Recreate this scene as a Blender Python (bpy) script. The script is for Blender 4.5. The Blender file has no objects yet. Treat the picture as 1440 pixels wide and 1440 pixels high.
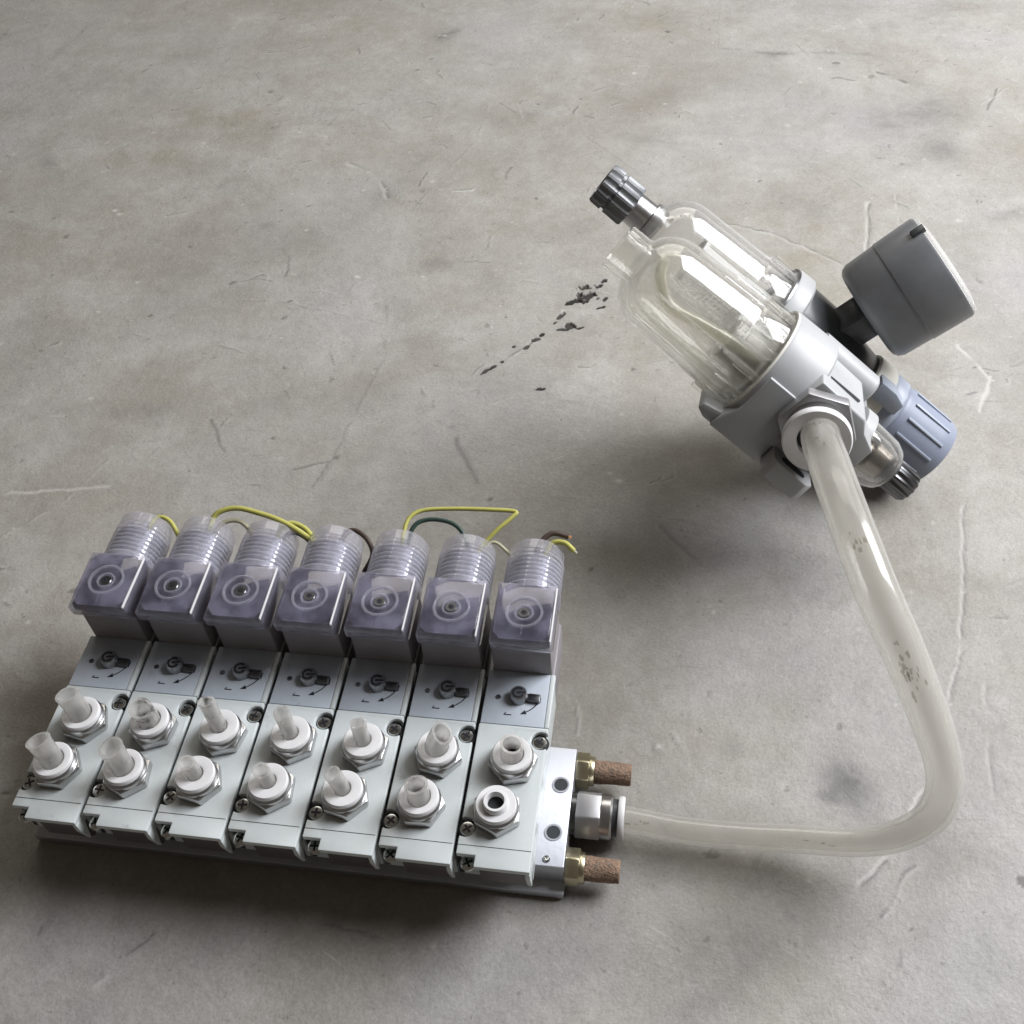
import bpy, bmesh, math, random
import numpy as np
from mathutils import Matrix, Vector

random.seed(7)
rng = np.random.default_rng(11)
PI = math.pi
MM = 0.001                      # every dimension below is in millimetres
scene = bpy.context.scene
COL = scene.collection

# ------------------------------------------------------------------ camera
cam_data = bpy.data.cameras.new('camera')
cam_data.sensor_width = 36.0
cam_data.lens = 39.165
cam_data.clip_start = 0.005
cam_data.clip_end = 50.0
cam = bpy.data.objects.new('camera', cam_data)
COL.objects.link(cam)
cam.matrix_world = Matrix(((0.98868019, -0.06445543, 0.13548793, 0.1911562),
                           (0.13746901, 0.75095509, -0.64588600, -0.1312086),
                           (-0.06011450, 0.65720009, 0.75131504, 0.3386317),
                           (0, 0, 0, 1)))
scene.camera = cam
scene.render.resolution_x = scene.render.resolution_y = 1024
scene.render.engine = 'CYCLES'
cy = scene.cycles
cy.use_denoising = True
cy.max_bounces = 14
cy.transmission_bounces = 12
cy.transparent_max_bounces = 16
cy.glossy_bounces = 6
cy.diffuse_bounces = 4
cy.caustics_refractive = True
cy.caustics_reflective = False
cy.sample_clamp_indirect = 6.0
cy.blur_glossy = 0.6

# ------------------------------------------------------------------ light: a workshop door to the right, dim room around
world = bpy.data.worlds.new('World')
scene.world = world
world.use_nodes = True
wn = world.node_tree.nodes
wl = world.node_tree.links
bg = wn['Background']
bg.inputs['Color'].default_value = (1.0, 0.84, 0.70, 1)
bg.inputs['Strength'].default_value = 0.085


def area(name, az, el, dist, sx, sy, power, col, target=(0.15, 0.16, 0.0)):
    d = bpy.data.lights.new(name, 'AREA')
    d.shape = 'RECTANGLE'
    d.size, d.size_y = sx, sy
    d.energy = power
    d.color = col
    o = bpy.data.objects.new(name, d)
    COL.objects.link(o)
    az, el = math.radians(az), math.radians(el)
    v = Vector((math.cos(az) * math.cos(el), math.sin(az) * math.cos(el), math.sin(el)))
    o.location = Vector(target) + v * dist
    o.rotation_euler = v.to_track_quat('Z', 'Y').to_euler()
    return o


area('window_light', 23, 44, 1.05, 0.58, 0.60, 21.5, (0.96, 0.965, 1.0))
area('back_fill_light', 92, 42, 1.7, 1.3, 0.7, 8.5, (1.0, 0.95, 0.87))  # added broad fill from behind, no known opening there; lifts the far-left floor

scene.view_settings.view_transform = 'Standard'
scene.view_settings.look = 'None'
scene.view_settings.exposure = 0.0
scene.view_settings.gamma = 1.0
scene.view_settings.use_curve_mapping = False


# ------------------------------------------------------------------ materials
def new_mat(name):
    m = bpy.data.materials.new(name)
    m.use_nodes = True
    return m, m.node_tree.nodes, m.node_tree.links, m.node_tree.nodes['Principled BSDF']


def mat(name, col, rough=0.5, metal=0.0, trans=0.0, ior=1.45, bump=0.0, bscale=900.0, var=0.0, vscale=120.0,
        rvar=0.0, coat=0.0, sss=0.0, dirt=None, dirt_at=0.62, spec=None, vary=0.0):
    m, n, l, p = new_mat(name)
    p.inputs['Base Color'].default_value = (*col, 1)
    p.inputs['Roughness'].default_value = rough
    p.inputs['Metallic'].default_value = metal
    p.inputs['Transmission Weight'].default_value = trans
    p.inputs['IOR'].default_value = ior
    p.inputs['Coat Weight'].default_value = coat
    if spec is not None:
        p.inputs['Specular IOR Level'].default_value = spec
    if sss:
        p.inputs['Subsurface Weight'].default_value = sss
        p.inputs['Subsurface Radius'].default_value = (0.004, 0.0035, 0.003)
    tc = n.new('ShaderNodeTexCoord')
    oi = n.new('ShaderNodeObjectInfo')
    wo = n.new('ShaderNodeMath')
    wo.operation = 'MULTIPLY'
    wo.inputs[1].default_value = 40.0
    l.new(oi.outputs['Random'], wo.inputs[0])
    if var or dirt:
        nz = n.new('ShaderNodeTexNoise')
        nz.noise_dimensions = '4D'
        l.new(wo.outputs[0], nz.inputs['W'])
        nz.inputs['Scale'].default_value = vscale
        nz.inputs['Detail'].default_value = 6
        nz.inputs['Roughness'].default_value = 0.65
        l.new(tc.outputs['Object'], nz.inputs['Vector'])
        r = n.new('ShaderNodeValToRGB')
        r.color_ramp.elements[0].position = 0.3
        r.color_ramp.elements[1].position = 0.7
        a = [max(0, c * (1 - var)) for c in col]
        b = [min(1, c * (1 + var)) for c in col]
        r.color_ramp.elements[0].color = (*a, 1)
        r.color_ramp.elements[1].color = (*b, 1)
        l.new(nz.outputs['Fac'], r.inputs['Fac'])
        out = r.outputs['Color']
        if dirt:
            n2 = n.new('ShaderNodeTexNoise')
            n2.noise_dimensions = '4D'
            l.new(wo.outputs[0], n2.inputs['W'])
            n2.inputs['Scale'].default_value = vscale * 1.7
            n2.inputs['Detail'].default_value = 8
            n2.inputs['Roughness'].default_value = 0.7
            mp = n.new('ShaderNodeMapping')
            mp.inputs['Location'].default_value = (3.1, 1.7, 0.4)
            l.new(tc.outputs['Object'], mp.inputs['Vector'])
            l.new(mp.outputs['Vector'], n2.inputs['Vector'])
            r2 = n.new('ShaderNodeValToRGB')
            r2.color_ramp.elements[0].position = dirt_at
            r2.color_ramp.elements[1].position = dirt_at + 0.12
            l.new(n2.outputs['Fac'], r2.inputs['Fac'])
            mx = n.new('ShaderNodeMixRGB')
            mx.inputs['Color2'].default_value = (*dirt, 1)
            l.new(r2.outputs['Color'], mx.inputs['Fac'])
            l.new(out, mx.inputs['Color1'])
            out = mx.outputs['Color']
        l.new(out, p.inputs['Base Color'])
    if vary:
        src = p.inputs['Base Color'].links[0].from_socket
        mr2 = n.new('ShaderNodeMapRange')
        mr2.inputs['To Min'].default_value = 1 - vary
        mr2.inputs['To Max'].default_value = 1 + vary * .4
        l.new(oi.outputs['Random'], mr2.inputs['Value'])
        mm = n.new('ShaderNodeMixRGB')
        mm.blend_type = 'MULTIPLY'
        mm.inputs['Fac'].default_value = 1.0
        l.new(src, mm.inputs['Color1'])
        l.new(mr2.outputs['Result'], mm.inputs['Color2'])
        l.new(mm.outputs['Color'], p.inputs['Base Color'])
    if rvar:
        n3 = n.new('ShaderNodeTexNoise')
        n3.inputs['Scale'].default_value = 260
        n3.inputs['Detail'].default_value = 5
        l.new(tc.outputs['Object'], n3.inputs['Vector'])
        mr = n.new('ShaderNodeMapRange')
        mr.inputs['To Min'].default_value = max(0.02, rough - rvar)
        mr.inputs['To Max'].default_value = rough + rvar
        l.new(n3.outputs['Fac'], mr.inputs['Value'])
        l.new(mr.outputs['Result'], p.inputs['Roughness'])
    if bump:
        n4 = n.new('ShaderNodeTexNoise')
        n4.inputs['Scale'].default_value = bscale
        n4.inputs['Detail'].default_value = 4
        l.new(tc.outputs['Object'], n4.inputs['Vector'])
        bp = n.new('ShaderNodeBump')
        bp.inputs['Strength'].default_value = bump
        bp.inputs['Distance'].default_value = 0.0006
        l.new(n4.outputs['Fac'], bp.inputs['Height'])
        l.new(bp.outputs['Normal'], p.inputs['Normal'])
    return m


def clear_mat(name, tint, rough, ior, see=0.35, wob=0.03, haze=0.05, hcol=(0.8, 0.8, 0.78), edge=0.3, dirt=None, dirt_at=0.62, dscale=120, dmask=0.0):
    """Clear plastic: Fresnel gloss over a refracting body with a straight-through share (thin moulded wall)."""
    m, n, l, p = new_mat(name)
    n.remove(p)
    g = n.new('ShaderNodeBsdfGlass')
    g.inputs['Color'].default_value = (*tint, 1)
    g.inputs['Roughness'].default_value = rough
    g.inputs['IOR'].default_value = ior
    t = n.new('ShaderNodeBsdfTransparent')
    t.inputs['Color'].default_value = (*tint, 1)
    mx = n.new('ShaderNodeMixShader')
    mx.inputs['Fac'].default_value = see
    l.new(g.outputs['BSDF'], mx.inputs[1])
    l.new(t.outputs['BSDF'], mx.inputs[2])
    df = n.new('ShaderNodeBsdfDiffuse')
    df.inputs['Color'].default_value = (*hcol, 1)
    tl = n.new('ShaderNodeBsdfTranslucent')
    tl.inputs['Color'].default_value = (*hcol, 1)
    if dirt:
        tcd = n.new('ShaderNodeTexCoord')
        nd = n.new('ShaderNodeTexNoise')
        nd.noise_dimensions = '4D'
        oi = n.new('ShaderNodeObjectInfo')
        wo = n.new('ShaderNodeMath')
        wo.operation = 'MULTIPLY'
        wo.inputs[1].default_value = 40.0
        l.new(oi.outputs['Random'], wo.inputs[0])
        l.new(wo.outputs[0], nd.inputs['W'])
        nd.inputs['Scale'].default_value = dscale
        nd.inputs['Detail'].default_value = 7
        nd.inputs['Roughness'].default_value = 0.7
        l.new(tcd.outputs['Object'], nd.inputs['Vector'])
        rd = n.new('ShaderNodeValToRGB')
        rd.color_ramp.elements[0].position = dirt_at
        rd.color_ramp.elements[1].position = dirt_at + 0.14
        rd.color_ramp.elements[0].color = (*hcol, 1)
        rd.color_ramp.elements[1].color = (*dirt, 1)
        l.new(nd.outputs['Fac'], rd.inputs['Fac'])
        l.new(rd.outputs['Color'], df.inputs['Color'])
        l.new(rd.outputs['Color'], tl.inputs['Color'])
    hz = n.new('ShaderNodeMixShader')
    l.new(df.outputs['BSDF'], hz.inputs[1])
    l.new(tl.outputs['BSDF'], hz.inputs[2])
    mh = n.new('ShaderNodeMixShader')
    lw = n.new('ShaderNodeLayerWeight')
    lw.inputs['Blend'].default_value = 0.5
    pw = n.new('ShaderNodeMath')
    pw.operation = 'POWER'
    pw.inputs[1].default_value = 2.5
    l.new(lw.outputs['Facing'], pw.inputs[0])
    ma = n.new('ShaderNodeMath')
    ma.operation = 'MULTIPLY_ADD'
    ma.inputs[1].default_value = edge
    ma.inputs[2].default_value = haze
    l.new(pw.outputs[0], ma.inputs[0])
    if dirt and dmask:
        dm = n.new('ShaderNodeMapRange')
        dm.inputs['From Min'].default_value = dirt_at
        dm.inputs['From Max'].default_value = dirt_at + 0.10
        dm.inputs['To Max'].default_value = dmask
        l.new(nd.outputs['Fac'], dm.inputs['Value'])
        mxx = n.new('ShaderNodeMath')
        mxx.operation = 'MAXIMUM'
        l.new(ma.outputs[0], mxx.inputs[0])
        l.new(dm.outputs['Result'], mxx.inputs[1])
        ma = mxx
    l.new(ma.outputs[0], mh.inputs['Fac'])
    l.new(mx.outputs['Shader'], mh.inputs[1])
    l.new(hz.outputs['Shader'], mh.inputs[2])
    mx = mh
    gl = n.new('ShaderNodeBsdfGlossy')
    gl.inputs['Roughness'].default_value = max(rough, 0.03)
    fr = n.new('ShaderNodeFresnel')
    fr.inputs['IOR'].default_value = 1.55
    m2 = n.new('ShaderNodeMixShader')
    geo = n.new('ShaderNodeNewGeometry')
    inv = n.new('ShaderNodeMath')
    inv.operation = 'SUBTRACT'
    inv.inputs[0].default_value = 1.0
    l.new(geo.outputs['Backfacing'], inv.inputs[1])
    mu = n.new('ShaderNodeMath')
    mu.operation = 'MULTIPLY'
    l.new(fr.outputs['Fac'], mu.inputs[0])
    l.new(inv.outputs[0], mu.inputs[1])
    l.new(mu.outputs[0], m2.inputs['Fac'])
    l.new(mx.outputs['Shader'], m2.inputs[1])
    l.new(gl.outputs['BSDF'], m2.inputs[2])
    l.new(m2.outputs['Shader'], n['Material Output'].inputs['Surface'])
    tc = n.new('ShaderNodeTexCoord')
    nz = n.new('ShaderNodeTexNoise')
    nz.inputs['Scale'].default_value = 110
    nz.inputs['Detail'].default_value = 2
    l.new(tc.outputs['Object'], nz.inputs['Vector'])
    bp = n.new('ShaderNodeBump')
    bp.inputs['Strength'].default_value = wob
    bp.inputs['Distance'].default_value = 0.0008
    l.new(nz.outputs['Fac'], bp.inputs['Height'])
    for q in (g, gl, fr):
        l.new(bp.outputs['Normal'], q.inputs['Normal'])
    return m


M = {}
M['valve'] = mat('valve_paint', (0.58, 0.625, 0.625), 0.36, var=0.05, vscale=60, rvar=0.06, bump=0.05, bscale=1500,
                 dirt=(0.34, 0.355, 0.34), dirt_at=0.61, vary=0.10)
M['plate'] = mat('label_plate', (0.45, 0.50, 0.555), 0.34, var=0.08, vscale=70, rvar=0.05, vary=0.10,
                 dirt=(0.33, 0.36, 0.39), dirt_at=0.6)
M['dark'] = mat('dark_gasket', (0.012, 0.014, 0.016), 0.55)
M['shade_front'] = mat('shaded_front_brown', (0.10, 0.085, 0.087), 0.45, var=0.12, vscale=90)  # dark brown paints the shade on the valve front below the cover
M['print'] = mat('black_print', (0.012, 0.013, 0.018), 0.5)
M['nickel'] = mat('nickel', (0.52, 0.52, 0.52), 0.30, metal=1.0, rvar=0.06, var=0.06, vscale=200)
M['satin'] = mat('satin_nickel', (0.40, 0.40, 0.41), 0.42, metal=0.75, rvar=0.05)
M['needle'] = mat('needle_metal', (0.36, 0.33, 0.30), 0.25, metal=1.0)
M['zinc'] = mat('zinc_screw', (0.62, 0.64, 0.62), 0.2, metal=1.0, rvar=0.08)
M['steel_dark'] = mat('dark_steel', (0.16, 0.165, 0.17), 0.3, metal=1.0, rvar=0.05)
M['ring'] = mat('white_plastic', (0.66, 0.66, 0.665), 0.34, var=0.03, dirt=(0.5, 0.49, 0.46), dirt_at=0.68, vscale=200)
M['alu'] = mat('aluminium', (0.45, 0.47, 0.51), 0.44, metal=0.85, var=0.06, vscale=90, rvar=0.08, bump=0.05, bscale=700)
M['override'] = mat('override_metal', (0.30, 0.31, 0.32), 0.32, metal=0.9, rvar=0.06)
M['hole'] = mat('hole_dark', (0.05, 0.055, 0.06), 0.5, metal=0.6)
M['brass'] = mat('yellow_brass', (0.50, 0.46, 0.32), 0.34, metal=1.0, var=0.12, vscale=220, rvar=0.1)
M['bronze'] = mat('sintered_bronze', (0.27, 0.18, 0.125), 0.75, metal=0.25, var=0.35, vscale=700, bump=1.0, bscale=1300,
                  dirt=(0.13, 0.11, 0.095), dirt_at=0.50)
M['plug_core'] = mat('terminal_core', (0.10, 0.10, 0.115), 0.35, var=0.75, vscale=170)
M['coil'] = mat('coil_shell', (0.26, 0.245, 0.26), 0.4, var=0.10, vscale=120, rvar=0.05)
M['gland_core'] = mat('gland_core', (0.26, 0.26, 0.30), 0.3, metal=0.5, var=0.5, vscale=260)
M['yellow'] = mat('yellow_wire', (0.40, 0.39, 0.10), 0.48, var=0.08, vscale=400)
M['green'] = mat('green_wire', (0.03, 0.058, 0.045), 0.42)
M['brown'] = mat('brown_wire', (0.05, 0.032, 0.024), 0.45)
M['pale'] = mat('pale_wire', (0.42, 0.40, 0.28), 0.5)
M['copper'] = mat('copper', (0.75, 0.42, 0.26), 0.35, metal=1.0)
M['body'] = mat('grey_white_plastic', (0.39, 0.40, 0.405), 0.40, var=0.05, vscale=80, bump=0.04, bscale=1600,
                dirt=(0.44, 0.43, 0.41), dirt_at=0.68)
M['ivory'] = mat('ivory_plastic', (0.62, 0.61, 0.55), 0.4, var=0.05)
M['black'] = mat('black_plastic', (0.055, 0.059, 0.063), 0.30, var=0.25, vscale=90, rvar=0.08)
M['gauge'] = mat('gauge_case', (0.175, 0.182, 0.19), 0.36, var=0.18, vscale=60, rvar=0.08)
M['drain'] = mat('drain_grip', (0.19, 0.20, 0.21), 0.28, var=0.2, vscale=120)
M['dial'] = mat('gauge_dial', (0.75, 0.76, 0.76), 0.5)
M['knob'] = mat('blue_grey_knob', (0.25, 0.28, 0.355), 0.42, var=0.05, vscale=90, rvar=0.05)
M['knob_hi'] = mat('blue_grey_bonnet', (0.36, 0.40, 0.47), 0.40, var=0.05, vscale=90)
M['white'] = mat('white_core', (0.55, 0.55, 0.53), 0.5)
M['grime'] = None
M['clear'] = clear_mat('clear_polycarbonate', (0.997, 0.998, 0.996), 0.012, 1.32, 0.74, wob=0.004, haze=0.02, edge=0.6)
M['clear_old'] = clear_mat('aged_polycarbonate', (0.996, 0.994, 0.982), 0.012, 1.32, 0.74, wob=0.004, haze=0.025, hcol=(0.84, 0.83, 0.78), edge=0.6)
M['plug'] = clear_mat('lavender_clear_plastic', (0.965, 0.96, 0.98), 0.04, 1.2, 0.7, haze=0.10, hcol=(0.58, 0.57, 0.69), edge=0.4)
M['plug_lid'] = clear_mat('lavender_lid_plastic', (0.95, 0.945, 0.98), 0.07, 1.15, 0.75, haze=0.23, hcol=(0.56, 0.555, 0.70), dirt=(0.15, 0.148, 0.20), dirt_at=0.42, dscale=95)
M['gland'] = clear_mat('clear_gland_plastic', (0.97, 0.97, 0.985), 0.05, 1.2, 0.75, haze=0.26, hcol=(0.68, 0.68, 0.74))
M['dome'] = clear_mat('sight_glass', (0.99, 0.985, 0.97), 0.02, 1.25, 0.75, wob=0.004, edge=0.6)
M['siphon'] = clear_mat('siphon_plastic', (0.985, 0.98, 0.95), 0.04, 1.3, 0.6, wob=0.005, haze=0.25, hcol=(0.8, 0.79, 0.70))


M['hose'] = clear_mat('milky_hose', (0.985, 0.982, 0.97), 0.16, 1.10, 0.8, wob=0.008, haze=0.19, hcol=(0.82, 0.81, 0.765), edge=0.3,
                      dirt=(0.14, 0.12, 0.085), dirt_at=0.615, dscale=66, dmask=0.55)
M['stub'] = clear_mat('milky_tube', (0.97, 0.97, 0.96), 0.08, 1.15, 0.6, wob=0.1, haze=0.34, hcol=(0.74, 0.73, 0.71), edge=0.4,
                      dirt=(0.40, 0.38, 0.35), dirt_at=0.58, dscale=200)
M['stub_dirty'] = clear_mat('marked_tube', (0.97, 0.97, 0.96), 0.08, 1.15, 0.6, wob=0.1, haze=0.42, hcol=(0.74, 0.73, 0.71), edge=0.4,
                            dirt=(0.012, 0.012, 0.012), dirt_at=0.52, dscale=300, dmask=0.95)


M['grime'] = clear_mat('brown_grime', (0.95, 0.93, 0.9), 0.2, 1.02, 0.95, haze=0.42, hcol=(0.20, 0.17, 0.115), edge=0.0,
                       dirt=(0.42, 0.38, 0.30), dirt_at=0.42, dscale=700)


# ------------------------------------------------------------------ mesh helpers (millimetres in, metres out)
def V(bm, p):
    return bm.verts.new((p[0] * MM, p[1] * MM, p[2] * MM))


def add_box(bm, x0, x1, y0, y1, z0, z1):
    v = [V(bm, (x, y, z)) for z in (z0, z1) for y in (y0, y1) for x in (x0, x1)]
    for f in ((0, 2, 3, 1), (4, 5, 7, 6), (0, 1, 5, 4), (2, 6, 7, 3), (0, 4, 6, 2), (1, 3, 7, 5)):
        bm.faces.new([v[i] for i in f])


def add_prism(bm, poly, lo, hi, axis='z'):
    """poly in the plane normal to axis; z:(x,y)  y:(x,z)  x:(y,z)"""
    def pt(a, b, t):
        return (a, b, t) if axis == 'z' else ((a, t, b) if axis == 'y' else (t, a, b))
    v0 = [V(bm, pt(a, b, lo)) for a, b in poly]
    v1 = [V(bm, pt(a, b, hi)) for a, b in poly]
    bm.faces.new(v0[::-1])
    bm.faces.new(v1)
    n = len(poly)
    for i in range(n):
        bm.faces.new((v0[i], v0[(i + 1) % n], v1[(i + 1) % n], v1[i]))


def basis(axis):
    return {'x': ((0, 1, 0), (0, 0, 1), (1, 0, 0)), 'y': ((0, 0, 1), (1, 0, 0), (0, 1, 0)),
            'z': ((1, 0, 0), (0, 1, 0), (0, 0, 1))}[axis]


def add_lathe(bm, prof, axis='z', c=(0, 0, 0), seg=40, rfun=None, closed=False, dirv=None):
    """prof: list of (t, r) along the axis; r == 0 closes to a point"""
    if dirv is None:
        u, w, d = [Vector(q) for q in basis(axis)]
    else:
        d = Vector(dirv).normalized()
        u = d.orthogonal().normalized()
        w = d.cross(u)
    c = Vector(c)
    rings = []
    for k, (t, r) in enumerate(prof):
        if r <= 1e-6:
            rings.append([V(bm, c + d * t)])
        else:
            ring = []
            for i in range(seg):
                a = 2 * PI * i / seg
                rr = r if rfun is None else rfun(k, i, r)
                ring.append(V(bm, c + d * t + (u * math.cos(a) + w * math.sin(a)) * rr))
            rings.append(ring)
    pairs = list(zip(rings, rings[1:]))
    if closed:
        pairs.append((rings[-1], rings[0]))
    for A, B in pairs:
        if len(A) == 1 and len(B) == 1:
            continue
        for i in range(seg):
            j = (i + 1) % seg
            if len(A) == 1:
                bm.faces.new((A[0], B[j], B[i]))
            elif len(B) == 1:
                bm.faces.new((A[i], A[j], B[0]))
            else:
                bm.faces.new((A[i], A[j], B[j], B[i]))


def spline(pts, n=8):
    P = [Vector(p) for p in pts]
    P = [P[0] * 2 - P[1]] + P + [P[-1] * 2 - P[-2]]
    out = []
    for i in range(1, len(P) - 2):
        p0, p1, p2, p3 = P[i - 1:i + 3]
        for k in range(n):
            t = k / n
            out.append(0.5 * ((2 * p1) + (p2 - p0) * t + (2 * p0 - 5 * p1 + 4 * p2 - p3) * t * t
                              + (3 * p1 - p0 - 3 * p2 + p3) * t ** 3))
    out.append(P[-2])
    return out


def add_tube(bm, path, rad, seg=14, wall=0.0, cut=0.0, cut_at=0.0):
    """swept tube; rad float or list; wall > 0 makes an open pipe"""
    n = len(path)
    R = rad if isinstance(rad, (list, tuple)) else [rad] * n
    tang = []
    for i in range(n):
        a, b = path[max(i - 1, 0)], path[min(i + 1, n - 1)]
        tang.append((b - a).normalized())
    u = tang[0].orthogonal().normalized()
    frames = []
    for t in tang:
        u = (u - t * u.dot(t)).normalized()
        frames.append((u, t.cross(u)))

    def ring(i, r):
        uu, ww = frames[i]
        if cut and i == n - 1:
            return [V(bm, path[i] + (uu * math.cos(2 * PI * k / seg) + ww * math.sin(2 * PI * k / seg)) * r + tang[i] * cut * math.cos(2 * PI * k / seg - cut_at) * r) for k in range(seg)]
        return [V(bm, path[i] + (uu * math.cos(2 * PI * k / seg) + ww * math.sin(2 * PI * k / seg)) * r)
                for k in range(seg)]
    rings = [ring(i, R[i]) for i in range(n)]
    if wall > 0:
        rings += [ring(i, R[i] - wall) for i in range(n - 1, -1, -1)]
        rings.append(rings[0])
    for A, B in zip(rings, rings[1:]):
        for k in range(seg):
            j = (k + 1) % seg
            bm.faces.new((A[k], A[j], B[j], B[k]))
    if wall <= 0:
        bm.faces.new(rings[0][::-1])
        bm.faces.new(rings[-1])


def bevel(bm, w, seg=2, ang=35):
    bm.normal_update()
    e = [x for x in bm.edges if len(x.link_faces) == 2 and x.calc_face_angle(0) > math.radians(ang)]
    bmesh.ops.bevel(bm, geom=e, offset=w * MM, segments=seg, profile=0.5, affect='EDGES', clamp_overlap=True)


def smooth(me, ang=38):
    me.polygons.foreach_set('use_smooth', [True] * len(me.polygons))
    try:
        me.set_sharp_from_angle(angle=math.radians(ang))
    except Exception:
        pass


def mesh(name, fn, bev=0.0, seg=2, ang=38):
    bm = bmesh.new()
    fn(bm)
    bmesh.ops.recalc_face_normals(bm, faces=bm.faces)
    if bev:
        bevel(bm, bev, seg)
    me = bpy.data.meshes.new(name)
    bm.to_mesh(me)
    bm.free()
    smooth(me, ang)
    return me


def obj(name, me, material, parent=None, loc=None, rotz=0.0, label=None):
    if material is not None and not me.materials:
        me.materials.append(material)
    o = bpy.data.objects.new(name, me)
    COL.objects.link(o)
    if parent is not None:
        o.parent = parent
    if loc is not None:
        o.location = Vector(loc) * MM
    if rotz:
        o.rotation_euler = (0, 0, rotz)
    if label:
        o['label'] = label
    return o


def part(name, fn, material, parent, bev=0.0, seg=2, loc=None, rotz=0.0, ang=38, label=None):
    return obj(name, mesh(name, fn, bev, seg, ang), material, parent, loc, rotz, label)


def thing(name, label, cat, loc=(0, 0, 0), group=None):
    o = bpy.data.objects.new(name, None)
    o.empty_display_size = 0.01
    COL.objects.link(o)
    o.location = Vector(loc) * MM
    tag(o, label, cat, group)
    return o


def tag(o, label, cat, group=None):
    o['label'] = label
    o['category'] = cat
    if group:
        o['group'] = group
    return o


# ------------------------------------------------------------------ floor: one sheet, fine where the close-up sees it
def axis_coords(lo, hi, step, far, f0, f1):
    mid = np.concatenate([np.arange(lo, f0, step), np.arange(f0, f1, 0.34), np.arange(f1, hi + step * 0.5, step)])
    left = lo - np.array([8, 30, 100, 300, far])[::-1]
    right = hi + np.array([8, 30, 100, 300, far])
    return np.concatenate([left, mid, right])


gx = axis_coords(-330, 420, 0.95, 2200, 100, 162)
gy = axis_coords(-75, 640, 0.95, 2200, 228, 320)
NX, NY = len(gx), len(gy)
X, Y = np.meshgrid(gx, gy, indexing='xy')


def value_noise(scale, seed):
    r = np.random.default_rng(seed)
    g = r.random((256, 256)).astype(np.float32)
    fx, fy = X / scale, Y / scale
    ix, iy = np.floor(fx).astype(int), np.floor(fy).astype(int)
    tx, ty = fx - ix, fy - iy
    tx, ty = tx * tx * (3 - 2 * tx), ty * ty * (3 - 2 * ty)
    a, b = g[iy % 256, ix % 256], g[iy % 256, (ix + 1) % 256]
    c, d = g[(iy + 1) % 256, ix % 256], g[(iy + 1) % 256, (ix + 1) % 256]
    return (a * (1 - tx) + b * tx) * (1 - ty) + (c * (1 - tx) + d * tx) * ty


H = np.zeros_like(X)
DARK = np.zeros_like(X)       # grey rub marks and stains
PIT = np.zeros_like(X)        # broken-out hollows
LITE = np.zeros_like(X)       # pale scuffs, raised crumbs
n1, n2, n3, n6, n20, n60 = (value_noise(s, k) for s, k in ((0.9, 9), (2.0, 1), (3.4, 2), (7, 3), (22, 4), (70, 5)))
H += (n60 - 0.5) * 0.9 + (n20 - 0.5) * 0.35 + (n6 - 0.5) * 0.10 + (n3 - 0.5) * 0.05
H -= 0.9


def window(x0, x1, y0, y1):
    i0, i1 = np.searchsorted(gx, x0), np.searchsorted(gx, x1)
    j0, j1 = np.searchsorted(gy, y0), np.searchsorted(gy, y1)
    return slice(j0, max(j1, j0 + 1)), slice(i0, max(i1, i0 + 1))


def scratch(pts, w, depth, dark, lite=0.0, broken=0.0):
    for (xa, ya), (xb, yb) in zip(pts, pts[1:]):
        m = 4 * w + 2
        s = window(min(xa, xb) - m, max(xa, xb) + m, min(ya, yb) - m, max(ya, yb) + m)
        x, y = X[s] + (n6[s] - 0.5) * 2.2, Y[s] + (n6[s].T[:1, :1] * 0 + n3[s] - 0.5) * 1.2
        dx, dy = xb - xa, yb - ya
        L2 = dx * dx + dy * dy + 1e-9
        t = np.clip(((x - xa) * dx + (y - ya) * dy) / L2, 0, 1)
        d = np.hypot(x - xa - t * dx, y - ya - t * dy)
        side = np.sign((x - xa) * dy - (y - ya) * dx)
        g = np.exp(-(d / w) ** 2)
        if broken:
            g = g * np.clip((n6[s] - broken) * 5, 0, 1)
        H[s] -= depth * g
        DARK[s] = np.maximum(DARK[s], dark * g)
        rim = np.exp(-((d - 1.5 * w) / w) ** 2) * (side > 0)
        if lite:
            if broken:
                rim = rim * np.clip((n6[s] - broken) * 5, 0, 1)
            LITE[s] = np.maximum(LITE[s], lite * rim)
            H[s] += depth * 0.6 * rim


def pit(x, y, rx, ry, ang, depth, dark=1.0):
    r = max(rx, ry) * 1.8 + 2
    s = window(x - r, x + r, y - r, y + r)
    ca, sa = math.cos(ang), math.sin(ang)
    u = ((X[s] - x) * ca + (Y[s] - y) * sa) / rx
    v = (-(X[s] - x) * sa + (Y[s] - y) * ca) / ry
    d = np.hypot(u, v) + (n3[s] - 0.5) * 1.0 + (n2[s] - 0.5) * 0.9 + (n1[s] - 0.5) * 0.5
    k = np.clip((1.2 - d) * 5.0, 0, 1)
    H[s] -= depth * k
    PIT[s] = np.maximum(PIT[s], dark * k)


def smear(x, y, rx, ry, ang, amount, grain=0.6):
    r = max(rx, ry) * 2.4
    s = window(x - r, x + r, y - r, y + r)
    ca, sa = math.cos(ang), math.sin(ang)
    u = ((X[s] - x) * ca + (Y[s] - y) * sa) / rx
    v = (-(X[s] - x) * sa + (Y[s] - y) * ca) / ry
    k = np.exp(-(u * u + v * v)) * (1 - grain + grain * 1.6 * np.clip(n6[s] * 0.5 + n20[s] * 0.6 + (n2[s] - 0.5) * 0.5, 0, 1))
    DARK[s] = np.clip(DARK[s] + amount * k, 0, 1)


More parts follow.
